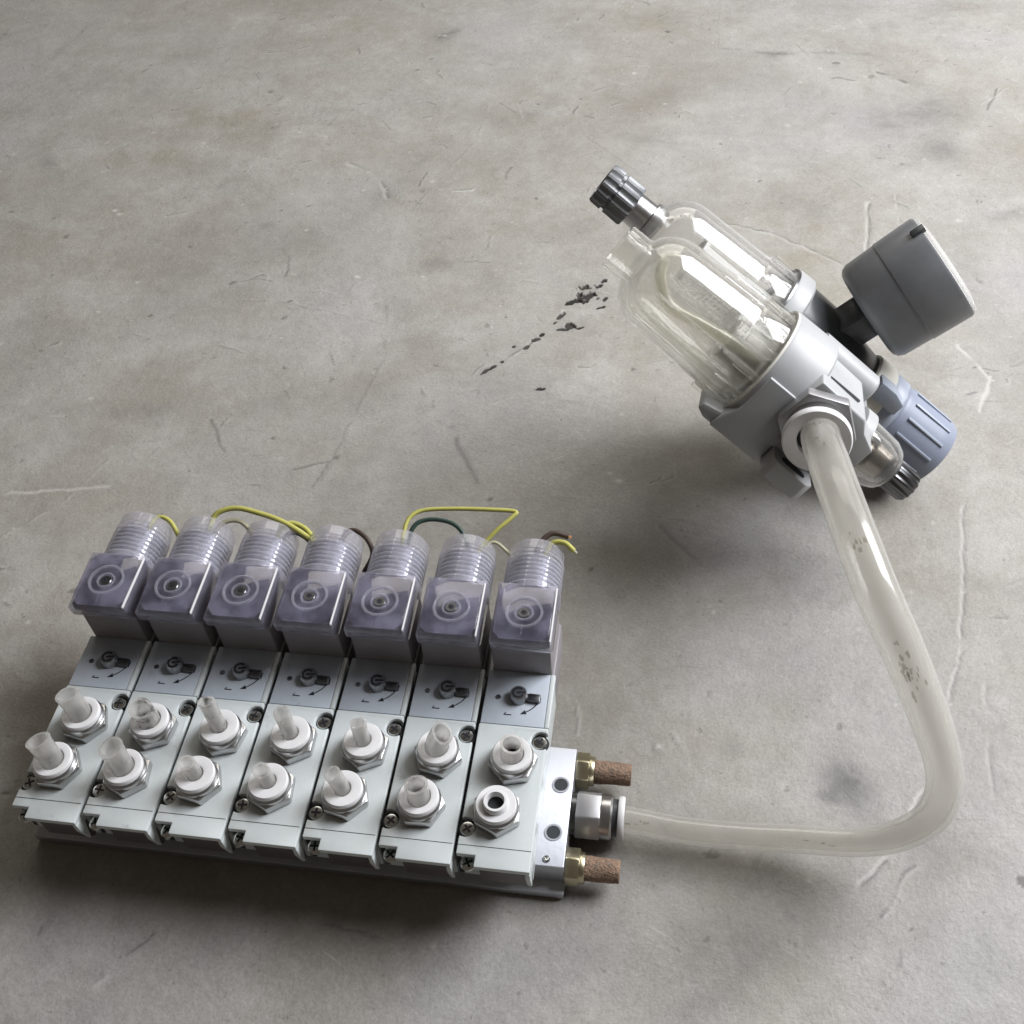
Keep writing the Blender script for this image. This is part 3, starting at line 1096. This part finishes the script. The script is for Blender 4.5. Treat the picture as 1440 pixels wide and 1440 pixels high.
for i in range(7):
    v = thing('solenoid_valve', VLAB[i], 'valve', (i * PITCH, 0, ZM), 'solenoid valves on the manifold')
    obj('base', ME['base'], M['valve'], v)
    obj('gasket', ME['gasket'], M['dark'], v)
    obj('shaded_front_block', ME['shade_front'], M['shade_front'], v)
    cv = obj('cover', ME['cover'], M['valve'], v)
    obj('end_flange', ME['flange_end'], M['valve'], cv)
    obj('seam', ME['seam'], M['steel_dark'], cv)
    obj('edge_strip', ME['edge'], M['valve'], v)
    pl = obj('label_plate', ME['plate'], M['plate'], v)
    obj('arrow_print', ME['arrow'], M['print'], pl, (13.0, 54.0, ZT - .08))
    obj('figure_one', ME['one'], M['print'], pl, (8.4, 46.9, ZT - .08))
    obj('dimple', ME['dot'], M['steel_dark'], pl, (4.6, 53.0, ZT - .1))
    ov = obj('override_knob', ME['override'], M['override'], v, (11.2, 53.4, ZT - .1))
    obj('driver_slot', ME['ovslot'], M['print'], ov, (0, 0, 3.0), rotz=0.15 + .1 * math.sin(i))
    obj('lever', ME['lever'], M['plate'] if i == 6 else M['steel_dark'], ov, (0, 0, .1), rotz=-0.05)  # dark steel on the other levers paints the shadow they lie in
    for q, (x, y, z) in enumerate(((W - 2.3, 38.7, ZT - 2.2), (1.9, 8.4, ZT - 2.2), (3.2, -0.6, ZT - 5.4))):
        sc_ = obj('screw', ME['screw'], M['zinc'], v, (x, y, z), rotz=DIM[i][q])
        obj('cross_slot', ME['cross'], M['print'], sc_, (0, 0, 1.12))
    obj('screw_seat', mesh('screw_seat', lambda bm: add_lathe(bm, [(0, 3.0), (.12, 2.95), (.12, 0)], 'z', seg=28)), M['dark'], v, (2.0, 8.4, ZT - 2.38))
    obj('screw_seat', mesh('screw_seat', lambda bm: add_lathe(bm, [(0, 3.0), (.12, 2.95), (.12, 0)], 'z', seg=28)), M['dark'], v, (W - 2.4, 38.7, ZT - 2.38))
    for k, (fx, fy) in enumerate(((12.6, 29.8), (10.2, 13.2))):
        kind, h, lx, ly = STUBS[i][k]
        nut = obj('push_fitting', ME['nut'], M['nickel'], v, (fx, fy, ZT - .05), rotz=DIM[i][4 + k])
        obj('collar', ME['fcollar'], M['nickel'], nut)
        obj('release_ring', ME['ring'] if kind == 'none' else (ME['ring_big'] if kind.startswith('big') else ME['ring_thin']), M['ring'], nut, rotz=1.0)
        if kind == 'none':
            obj('port_boss', ME['boss'], M['ring'], nut)
        if kind == 'none':
            obj('port_bore', ME['portdark'], M['dark'], nut)
        if kind != 'none':
            r0 = 3.45 if kind.startswith('big') else 2.45
            zz = -DIM[i][4 + k]
            lv = Vector((lx * math.cos(zz) - ly * math.sin(zz), lx * math.sin(zz) + ly * math.cos(zz), 0))
            path = spline([Vector((0, 0, 4.9)), lv * .25 + Vector((0, 0, 6.6 + h * .4)), lv + Vector((0, 0, 6.6 + h))], 6)
            npt = len(path)
            flare = .3 if (i < 2 and (k == 1 or i == 0)) else .12
            R = [r0 + flare * max(0, (q / (npt - 1) - .55) / .45) ** 2 for q in range(npt)]
            st = part('tube_stub', lambda bm: add_tube(bm, path, R, 26, .85 if r0 > 3 else .7, cut=.12 + .25 * abs(math.sin(i * 2.1 + k)), cut_at=i * 1.7 + k * 2.3),
                      M['stub_dirty'] if kind.endswith('d') else M['stub'], nut)
    cl = obj('coil', ME['coil'], M['coil'], v)
    obj('coil_flange', ME['flange'], M['coil'], cl)
    pg = obj('plug', ME['plug'], M['plug'], v)
    obj('plug_lid', ME['panel'], M['plug_lid'], pg)
    obj('lid_ridge', ME['ridge'], M['ring'], pg)
    obj('mould_seam', ME['mseam'], M['plug_lid'], pg)
    obj('terminal_block', ME['core'], M['plug_core'], pg)
    obj('lid_ring', ME['pring'], M['gland'], pg)
    ps = obj('plug_screw', ME['pscrew'], M['steel_dark'], pg)
    gl = obj('cable_gland', ME['gland'], M['gland'], v)
    obj('gland_insert', ME['gcore'], M['gland_core'], gl)
    obj('clamp_finger', ME['gclaw'], M['gland'], gl)

# cross slots in the plug screws
for o in [q for q in COL.objects if q.name.startswith('plug_screw')]:
    obj('cross_slot', ME['cross'], M['print'], o.parent, (12.0, 69.0, 43.42), rotz=random.uniform(0, 1.5)).scale = (.62, .62, 1)


# ------------------------------------------------------------------ wires between the glands
def wire(label, pts, r, material, tip=None):
    r *= .82
    path = spline([Vector(q) for q in pts], 8)
    base_ = path[0].copy()
    loc = [q - base_ for q in path]
    o = part('wire', lambda bm: add_tube(bm, loc, r, 10), material, None, loc=base_)
    tag(o, label, 'wire', 'wires from the cable glands')
    if tip is not None:
        d = (loc[-1] - loc[-2]).normalized()
        part('core_end', lambda bm: add_tube(bm, [loc[-1] - d * .3, loc[-1] + d * 1.1], r * .5, 8), tip, o)
    return o


wire('short yellow wire leaving the gland at the free end', [(12, 93, 49), (14.5, 100, 51.5), (17, 102.3, 52), (21, 100.8, 51.5), (25, 96.5, 49), (29, 93, 44)], 1.0, M['yellow'])
wire('yellow wire arching highest between second and fourth glands', [(35, 93, 49), (36.7, 98.2, 53.5), (39, 102, 56.5), (45, 104, 57.5), (52.5, 103.3, 57), (63.4, 101, 55), (75, 96.5, 50), (81, 93, 45)], 1.15, M['yellow'])
wire('pale wire tucked under the highest yellow arch', [(36.5, 94, 49), (40, 99.5, 53.2), (45, 101.3, 54.2), (49.6, 99.8, 53), (54, 95, 48)], 1.0, M['pale'])
wire('yellow wire from the third gland dipping beside the fourth', [(58, 93, 49), (62.4, 102.2, 52.5), (68.5, 102.3, 52), (73.6, 98, 50), (77, 93, 45)], 1.1, M['yellow'])
wire('brown wire under the yellow wires beside the fourth gland', [(59, 92, 48), (64, 100.0, 50.6), (70, 99.5, 49.5), (75, 95, 46)], 1.0, M['brown'])
wire('brown wire looping down beside the fourth gland', [(81, 92, 49), (84.5, 102.5, 51), (90.2, 101.4, 50.5), (94.0, 96, 48), (91.5, 90.5, 44)], 1.05, M['brown'])
wire('yellow wire with dark root reaching sideways from the fifth gland', [(104.6, 93, 50), (105.2, 99.4, 56), (106.6, 104.8, 58), (111, 108, 58.4), (121.2, 109.5, 58.4), (133.3, 110.2, 58.3), (141.6, 110.3, 58), (140.6, 108.0, 57.4), (136, 103.5, 55.5), (131, 98, 52), (128, 92, 49)], .9, M['yellow'])
wire('dark green wire arching from fifth to sixth gland', [(105.5, 92, 48), (107.6, 101.5, 55.5), (112.2, 105, 57), (120.1, 104.6, 57), (125, 101.5, 55.5), (127.4, 96.5, 52), (127.5, 91, 48)], .95, M['green'])
wire('thin pale wire from the sixth gland toward the seventh', [(129, 92, 49), (134.2, 101, 52), (140, 98.6, 51), (145, 93, 49)], .7, M['pale'])
wire('brown wire with bare cut end leaving the gland at the inlet end', [(150, 92, 48.5), (150.6, 98.6, 54), (154.5, 103.4, 56), (160.2, 103.5, 55)], 1.15, M['brown'], M['copper'])
wire('yellow green wire with cut end leaving the gland at the inlet end', [(151, 92, 48.5), (154.2, 100.0, 53.6), (158.8, 100.8, 55), (162.6, 98.3, 54)], 1.15, M['yellow'], M['pale'])
dark_root = None

# ------------------------------------------------------------------ hose
HP = [(180.5, 28.2, 8.3), (183.5, 28.1, 8.3), (189.8, 27.8, 8.0), (203.1, 26.7, 7.6), (220.6, 26.5, 8.0), (237.7, 26.5, 10), (253.9, 25.5, 14), (265.3, 25.8, 20),
      (273.6, 28.7, 28), (275.8, 32.9, 38), (273.5, 37.5, 48), (267.1, 43.5, 62), (258.2, 52.1, 78), (250.7, 62.6, 88), (245.6, 76.1, 92.5),
      (241.8, 93.1, 92.5), (239.6, 111.0, 88.5), (239.0, 127.0, 81.8), (239.3, 138.0, 77.5)]
HR = [4.15, 4.15, 4.15, 4.2, 4.25, 4.3, 4.4, 4.65, 4.95, 5.2, 5.4, 5.75, 6.0, 6.1, 6.15, 6.2, 6.3, 6.3, 6.3]
hp = spline([Vector(q) for q in HP], 8)
hr = [q.x for q in spline([Vector((r, 0, 0)) for r in HR], 8)]
b0 = hp[0].copy()
hose = part('air_hose', lambda bm: add_tube(bm, [q - b0 for q in hp], hr, 32, 1.5), M['hose'], None, loc=b0)
tag(hose, 'milky translucent air hose looping from the manifold inlet to the regulator unit', 'hose')



def f_grime(bm):
    r = random.Random(5)
    look = Vector((-0.15, -0.62, 0.77))
    spots = [(int((len(hp) - 1) * f), n_, sp) for f, n_, sp in ((.655, 13, 5.0), (.665, 12, 3.0), (.775, 6, 2.6), (.915, 6, 3.0), (.95, 4, 2.0), (.30, 3, 3.0), (.12, 5, 3.0))]
    for idx, cnt, spread in spots:
        t = (hp[idx + 1] - hp[idx - 1]).normalized()
        nn = (look - t * look.dot(t)).normalized()
        ww = t.cross(nn)
        for _ in range(cnt):
            s0, a0 = r.gauss(0, spread), r.gauss(-.12, .22)
            rr_ = hr[idx] + .05
            L, A = r.uniform(.5, 1.6), r.uniform(.03, .11)
            ring = []
            for k in range(9):
                q = 2 * PI * k / 9
                j = r.uniform(.5, 1.2)
                s1, a1 = s0 + L * j * math.cos(q), a0 + A * j * math.sin(q)
                m_ = max(1, min(len(hp) - 2, idx + int(round(s1 / 1.6))))
                base_p = hp[idx] + t * s1
                near = min(range(max(0, idx - 12), min(len(hp), idx + 13)), key=lambda z_: (hp[z_] - base_p).length)
                rad_ = hr[near] + .06
                ctr = hp[near] + t * ((base_p - hp[near]).dot(t))
                ring.append(V(bm, ctr - b0 + (nn * math.cos(a1) + ww * math.sin(a1)) * rad_))
            bm.faces.new(ring)


part('grime', f_grime, M['grime'], hose)['kind'] = 'stuff'

# ------------------------------------------------------------------ air preparation unit: local x = bowls, y = outlet, z = gauge
FRL = bpy.data.objects.new('air_regulator_unit', None)
FRL.empty_display_size = 0.02
COL.objects.link(FRL)
FRL.matrix_world = Matrix(((-0.79282580, -0.07492727, 0.60482490, 0.2203575),
                           (0.24715639, -0.94667137, 0.20670522, 0.1710908),
                           (0.55708256, 0.31336756, 0.76906423, 0.0749),
                           (0, 0, 0, 1)))
tag(FRL, 'grey air filter regulator with two clear bowls, black gauge and blue knob', 'regulator')
SB = -46.0                        # filter side axis


def f_bowl(bm, b):
    out = [(-1.5, 19.8), (0.3, 20.6), (1.6, 20.6), (2.2, 19.6), (12.5, 19.2), (12.9, 18.9), (13.6, 18.3), (14.0, 18.2), (14.6, 18.18), (22, 17.88), (30, 17.56), (38, 17.24), (43.6, 17.02), (44.2, 16.98), (46.5, 16.7), (49, 15.8), (52.5, 13.6), (54.8, 10.8), (55.6, 9.2), (56.6, 8.7)]
    if b == 0:
        out += [(63.6, 8.6), (64.2, 8.2), (64.2, 7.2), (57.0, 7.0)]
    else:
        out += [(58.0, 7.4), (58.0, 5.0)]
    out += [(54.0, 7.0), (51.8, 11.0), (49.0, 13.2), (46, 14.3), (44, 14.7), (43.4, 14.74), (36, 15.0), (28, 15.3), (20, 15.6), (14, 15.85), (-1.5, 16.5)]
    add_lathe(bm, out, 'x', (0, b, 0), 64, closed=True)


def f_lugs(bm, b):
    for i in range(14):
        a = 2 * PI * i / 14 + .1
        u, w = math.cos(a), math.sin(a)
        pu, pw = -w, u
        q = []
        for r in (18.9, 20.4):
            for s in (-1.3, 1.3):
                q.append((b + u * r + pu * s, w * r + pw * s))
        add_prism(bm, [q[0], q[1], q[3], q[2]], 2.0, 11.5 + (i % 2) * 2, 'x')


def f_collar_body(bm, b, e=-16.6):
    add_lathe(bm, [(1.2, 18.0), (1.2, 21.6), (0.4, 22.1), (e + 1, 22.3), (e, 21.4), (e, 0)], 'x', (0, b, 0), 56)


def f_oring(bm, b):
    add_lathe(bm, [(1.0, 20.9), (1.0, 21.7), (1.9, 21.7), (1.9, 20.9)], 'x', (0, b, 0), 56, closed=True)


def f_baffle(bm, b):
    add_lathe(bm, [(-1, 0), (-1, 12.5), (1.2, 12.5), (1.6, 8.0), (15.0, 7.4), (15.0, 0)], 'x', (0, b, 0), 32)


def f_fins(bm, b):
    for i in range(12):
        a = 2 * PI * i / 12
        u, w = math.cos(a), math.sin(a)
        pu, pw = -w, u
        q = [(b + u * r + pu * s, w * r + pw * s) for r, s in ((9.5, -.5), (13.6, -.5), (13.6, .5), (9.5, .5))]
        add_prism(bm, q, 0.5, 15.0, 'x')


# lubricator (outlet side, nearer the hose)
lub = part('lubricator_body', lambda bm: f_collar_body(bm, 0), M['body'], FRL)
bowl = part('lubricator_bowl', lambda bm: f_bowl(bm, 0), M['clear_old'], FRL, ang=50)
part('bayonet_lug', lambda bm: f_lugs(bm, 0), M['clear_old'], bowl, .2)
part('siphon_tube', lambda bm: add_tube(bm, spline([Vector(q) for q in ((2, 6, 2), (14, 7, 2), (26, 7, 0), (38, 7, -2), (46, 4, 2), (49, -1, 7))], 8), 2.3, 16, .6), M['siphon'], bowl)
part('siphon_tube', lambda bm: add_tube(bm, spline([Vector(q) for q in ((2, 8, -8), (16, 9, -8.5), (34, 7, -9.5), (46, 4, -9))], 8), 1.5, 12), M['siphon'], bowl)
part('seal_ring', lambda bm: f_oring(bm, 0), M['ivory'], lub)
part('baffle', lambda bm: f_baffle(bm, 0), M['white'], bowl)
part('baffle_fins', lambda bm: f_fins(bm, 0), M['clear'], bowl)


def f_embossed(bm):
    # raised frame line and rows of tiny raised marks moulded on the wall of the bowl
    def patch(x0, x1, a0, a1):
        r0, r1 = 17.3, 18.15
        vv = []
        for r in (r0, r1):
            for x in (x0, x1):
                for a in (a0, a1):
                    rr = r - (x - 14) * .045
                    vv.append(V(bm, (x, rr * math.cos(a), rr * math.sin(a))))
        for f in ((0, 1, 3, 2), (4, 6, 7, 5), (0, 4, 5, 1), (2, 3, 7, 6), (0, 2, 6, 4), (1, 5, 7, 3)):
            bm.faces.new([vv[q] for q in f])
    r = random.Random(3)
    for row in range(5):
        a = .38 + row * .11
        x = 34.0
        while x > 23.5:
            w = r.uniform(.5, 1.3)
            patch(x - w, x, a, a + r.uniform(.03, .06))
            x -= w + r.uniform(.3, .7)
    patch(22.2, 22.6, .25, .95)
    for row in range(3):
        a = .45 + row * .14
        for x in (20.6, 18.2, 15.8):
            patch(x - 1.5, x, a, a + .03)
            patch(x - 1.5, x - 1.2, a, a + .08)




def f_wall_ribs(bm):
    for a in (-1.25, -0.95, -0.62, -0.3, 0.12, 1.35, 1.8):
        u, w = math.cos(a), math.sin(a)
        path = [Vector((x, (17.95 - (x - 14) * .034) * u, (17.95 - (x - 14) * .034) * w)) for x in (13.5, 24, 36, 46)]
        add_tube(bm, path, .42, 8)


part('wall_rib', f_wall_ribs, M['clear'], bowl)
part('embossed_marks', f_embossed, M['clear'], bowl)


def f_block(bm):
    prof = [(-14.0, 16.6), (-33.6, 15.8), (-37.0, 12.0), (-43.5, 9.0), (-43.5, -8.0), (-30.0, -9.5), (-16.0, -12.5), (-12.0, -12.5), (-12.0, 6.0)]
    add_prism(bm, prof, -21.0, 22.5, 'y')


blk = part('outlet_block', f_block, M['body'], FRL, .9)
part('slot', lambda bm: add_box(bm, -30.5, -17.5, 12.2, 13.4, 16.2, 16.75), M['steel_dark'], blk)


def f_foot(bm):
    prof = [(9.0, -16.0), (9.5, -18.6), (6.0, -20.2), (-22, -20.4), (-25.5, -21.4), (-35.0, -21.6), (-37.6, -15.4), (-31.5, -10.4), (-18.0, -9.4), (-10.0, -12.0)]
    add_prism(bm, prof, 6.0, 20.4, 'y')


part('lower_housing', lambda bm: add_prism(bm, [(-0.6, 6.4), (-18.0, 6.4), (-18.0, -20.0), (3.0, -20.0), (2.0, -14.0), (-0.6, -9.0)], 0.0, 22.6, 'y'), M['body'], FRL, .5)
foot = part('mounting_foot', f_foot, M['body'], FRL, .5)


def f_lug(bm):
    add_prism(bm, [(-18.6, 14.0), (-18.6, 30.0), (-20.5, 32.0), (-33.0, 32.4), (-35.6, 29.6), (-34.4, 14.0)], -18.4, -11.0, 'z')


part('mounting_lug', f_lug, M['body'], foot, .5)


def f_footslot(bm):
    pts = []
    for k in range(9):
        a = PI / 2 + PI * k / 8
        pts.append((-30.2 + 1.9 * math.cos(a), 27.6 + 1.9 * math.sin(a)))
    for k in range(9):
        a = -PI / 2 + PI * k / 8
        pts.append((-24.0 + 1.9 * math.cos(a), 27.0 + 1.9 * math.sin(a)))
    add_prism(bm, pts, -11.6, -10.9, 'z')


part('slot_hole', f_footslot, M['dark'], foot)

# outlet push fitting with hose collar
PA, PC = -22.6, 4.6
of = obj('outlet_fitting', mesh('outlet_fitting', lambda bm: add_prism(bm, [(x_, z_) for x_, z_ in hexa(13.4, .62)], 22.4, 28.0, 'y'), .6), M['satin'], FRL, (PA, 0, PC))
part('collar', lambda bm: add_lathe(bm, [(27.8, 10.0), (28.4, 10.3), (32.6, 10.3), (33.4, 9.6), (33.4, 7.0)], 'y', seg=44), M['nickel'], of)
part('release_ring', lambda bm: add_lathe(bm, [(33.0, 6.4), (33.0, 10.4), (33.8, 11.2), (36.2, 11.2), (36.8, 10.8), (36.8, 7.6), (36.0, 6.5)], 'y', seg=48, closed=True), M['ring'], of)

# sight dome with adjusting needle, opposite the bowl
dome = part('sight_dome', lambda bm: add_lathe(bm, [(-43.0, 10.5), (-46.0, 10.8), (-50.0, 10.6), (-56.5, 10.2), (-60.0, 8.8), (-61.8, 7.0), (-61.8, 5.4), (-59.0, 6.8), (-55, 8.0), (-43.0, 8.6)], 'x', (0, 0, 0), 40, closed=True), M['dome'], FRL, ang=50)
part('drip_insert', lambda bm: add_lathe(bm, [(-43.0, 0), (-43.0, 6.6), (-47.0, 6.6), (-47.4, 4.0), (-50.5, 4.0), (-51.0, 6.4), (-57.5, 6.2), (-58.0, 0)], 'x', (0, 0, 0), 28), M['needle'], dome)
part('needle_seal', lambda bm: add_lathe(bm, [(-60.8, 0), (-60.8, 6.3), (-62.4, 6.3), (-62.4, 0)], 'x', (0, 0, 0), 32), M['black'], dome)
part('needle_knob', lambda bm: add_lathe(bm, [(-62.2, 0), (-62.2, 5.9), (-63.0, 6.1), (-71.0, 5.9), (-72.0, 5.2), (-72.0, 0)], 'x', (0, 0, 0), 48, rfun=lambda k, i, r: r - (.55 if (i % 4) < 2 else 0)), M['steel_dark'], dome)
part('neck', lambda bm: add_lathe(bm, [(-40.0, 0), (-40.0, 12.4), (-44.4, 12.4), (-44.4, 0)], 'x', (0, 0, 0), 40), M['body'], FRL)

# filter regulator (gauge side)
flt = part('filter_body', lambda bm: f_collar_body(bm, SB, -6.5), M['body'], FRL)
fbowl = part('filter_bowl', lambda bm: f_bowl(bm, SB), M['clear'], FRL, ang=50)
part('bayonet_lug', lambda bm: f_lugs(bm, SB), M['clear'], fbowl, .2)
part('seal_ring', lambda bm: f_oring(bm, SB), M['steel_dark'], flt)
part('baffle', lambda bm: f_baffle(bm, SB), M['white'], fbowl)
part('filter_element', lambda bm: add_lathe(bm, [(14.5, 0), (14.5, 7.0), (34.0, 7.0), (34.5, 9.5), (36.0, 9.5), (36.0, 0)], 'x', (0, SB, 0), 32), M['white'], fbowl)
dn = part('drain_neck', lambda bm: add_lathe(bm, [(53.0, 0), (53.0, 6.6), (56.0, 7.6), (58.2, 7.6), (58.6, 6.4), (67.0, 6.2), (67.0, 0)], 'x', (0, SB, 0), 36), M['nickel'], FRL)
part('drain_knob', lambda bm: add_lathe(bm, [(65.6, 0), (65.6, 8.0), (66.4, 8.5), (73.6, 8.4), (73.8, 7.5), (75.0, 7.5), (75.2, 8.4), (79.4, 8.3), (80.2, 7.8), (80.2, 6.2), (75.0, 5.8), (75.0, 0)], 'x', (0, SB, 0), 56,
     rfun=lambda k, i, r: r - (.75 if (i % 4) < 2 and r > 7 else 0)), M['drain'], dn)
part('spacer', lambda bm: add_box(bm, -38.0, -8.0, -26.0, -20.0, -15.0, 15.5), M['body'], FRL, 1.0)
part('regulator_barrel', lambda bm: add_lathe(bm, [(-6.0, 0), (-6.0, 20.2), (-8.0, 20.4), (-26.0, 20.0), (-34.0, 17.6), (-44.0, 16.0), (-44.6, 15.4), (-44.6, 0)], 'x', (0, SB, 0), 48), M['black'], FRL)
part('rear_block', lambda bm: add_prism(bm, [(-10, 2), (-40, 2), (-40, -18), (-10, -18)], SB - 24.0, SB + 22.0, 'y'), M['body'], FRL, 1.2)
part('ivory_band', lambda bm: add_lathe(bm, [(-44.2, 0), (-44.2, 16.6), (-45.0, 17.2), (-53.0, 17.0), (-54.0, 16.4), (-54.0, 0)], 'x', (0, SB, 0), 48), M['ivory'], FRL)
part('bonnet', lambda bm: add_lathe(bm, [(-53.8, 0), (-53.8, 16.2), (-54.6, 16.8), (-60.0, 16.6), (-61.0, 15.6), (-61.0, 0)], 'x', (0, SB, 0), 12), M['knob_hi'], FRL)
knob = part('regulator_knob', lambda bm: add_lathe(bm, [(-60.6, 0), (-60.6, 14.6), (-61.4, 15.3), (-63.0, 15.4), (-80.0, 15.7), (-84.6, 15.6), (-86.4, 14.9), (-87.2, 13.4), (-87.2, 0)], 'x', (0, SB, 0), 56), M['knob'], FRL)
rib_me = mesh('grip_rib', lambda bm: add_box(bm, -82.5, -65.0, -.55, .55, 15.0, 16.25), .25)
rec_me = mesh('grip_panel', lambda bm: add_box(bm, -81.0, -60.5, -2.3, 2.3, 14.6, 15.75), .3)
for i in range(14):
    a = 2 * PI * i / 14
    o = obj('grip_rib' if i % 1 == 0 else '', rib_me, M['knob_hi'], knob)
    o.location = Vector((0, SB, 0)) * MM
    o.rotation_euler = (a, 0, 0)
part('plug_boss', lambda bm: add_lathe(bm, [(-14.0, 0), (-14.0, 6.4), (-38.6, 6.1), (-39.6, 5.2), (-39.6, 0)], 'x', (0, -14.0, 13.4), 32), M['body'], FRL)
part('latch_clip', lambda bm: add_prism(bm, [(-46.0, 8.0), (-58.5, 8.0), (-58.5, 13.2), (-53, 15.0), (-46.0, 15.0)], SB + 6.0, SB + 17.0, 'y'), M['knob_hi'], FRL, .6)

# gauge: stem, case, bezel, dial
GD = Vector((-0.245, -0.12, 0.96)).normalized()
G0 = Vector((-27.6, SB + 1.0, 25.8))
stem = part('gauge_stem', lambda bm: add_prism(bm, [(-6.2, -6.2), (6.2, -6.2), (6.2, 6.2), (-6.2, 6.2)], -10.5, 1.0, 'z'), M['black'], FRL, .6)
stem.matrix_local = Matrix.Translation(G0 * MM) @ GD.to_track_quat('Z', 'Y').to_matrix().to_4x4()
gauge = part('gauge_case', lambda bm: add_lathe(bm, [(0, 0), (0, 15.5), (.4, 17.6), (1.6, 19.2), (3.6, 20.1), (15.0, 20.5), (15.2, 20.75), (15.5, 20.8), (30.2, 21.1), (31.2, 20.7), (31.4, 19.4), (30.0, 19.2), (30.0, 0)], 'z', (0, 0, 0), 72), M['gauge'], FRL, ang=30)
gauge.matrix_local = Matrix.Translation(G0 * MM) @ GD.to_track_quat('Z', 'Y').to_matrix().to_4x4()
part('dial', lambda bm: add_lathe(bm, [(30.05, 19.1), (30.3, 19.1), (30.3, 0)], 'z', (0, 0, 0), 48), M['dial'], gauge)
part('lens', lambda bm: add_lathe(bm, [(30.4, 19.2), (31.6, 20.2), (32.6, 20.0), (33.4, 17.2), (33.8, 0)], 'z', (0, 0, 0), 64), M['clear'], gauge)
part('pointer', lambda bm: add_prism(bm, [(-1, -4), (1, -4), (.4, 13), (-.4, 13)], 30.5, 30.8, 'z'), M['print'], gauge)
part('bezel_clip', lambda bm: add_box(bm, -1.6, 1.6, 20.2, 21.8, 27.5, 32.4), M['black'], gauge, .2)
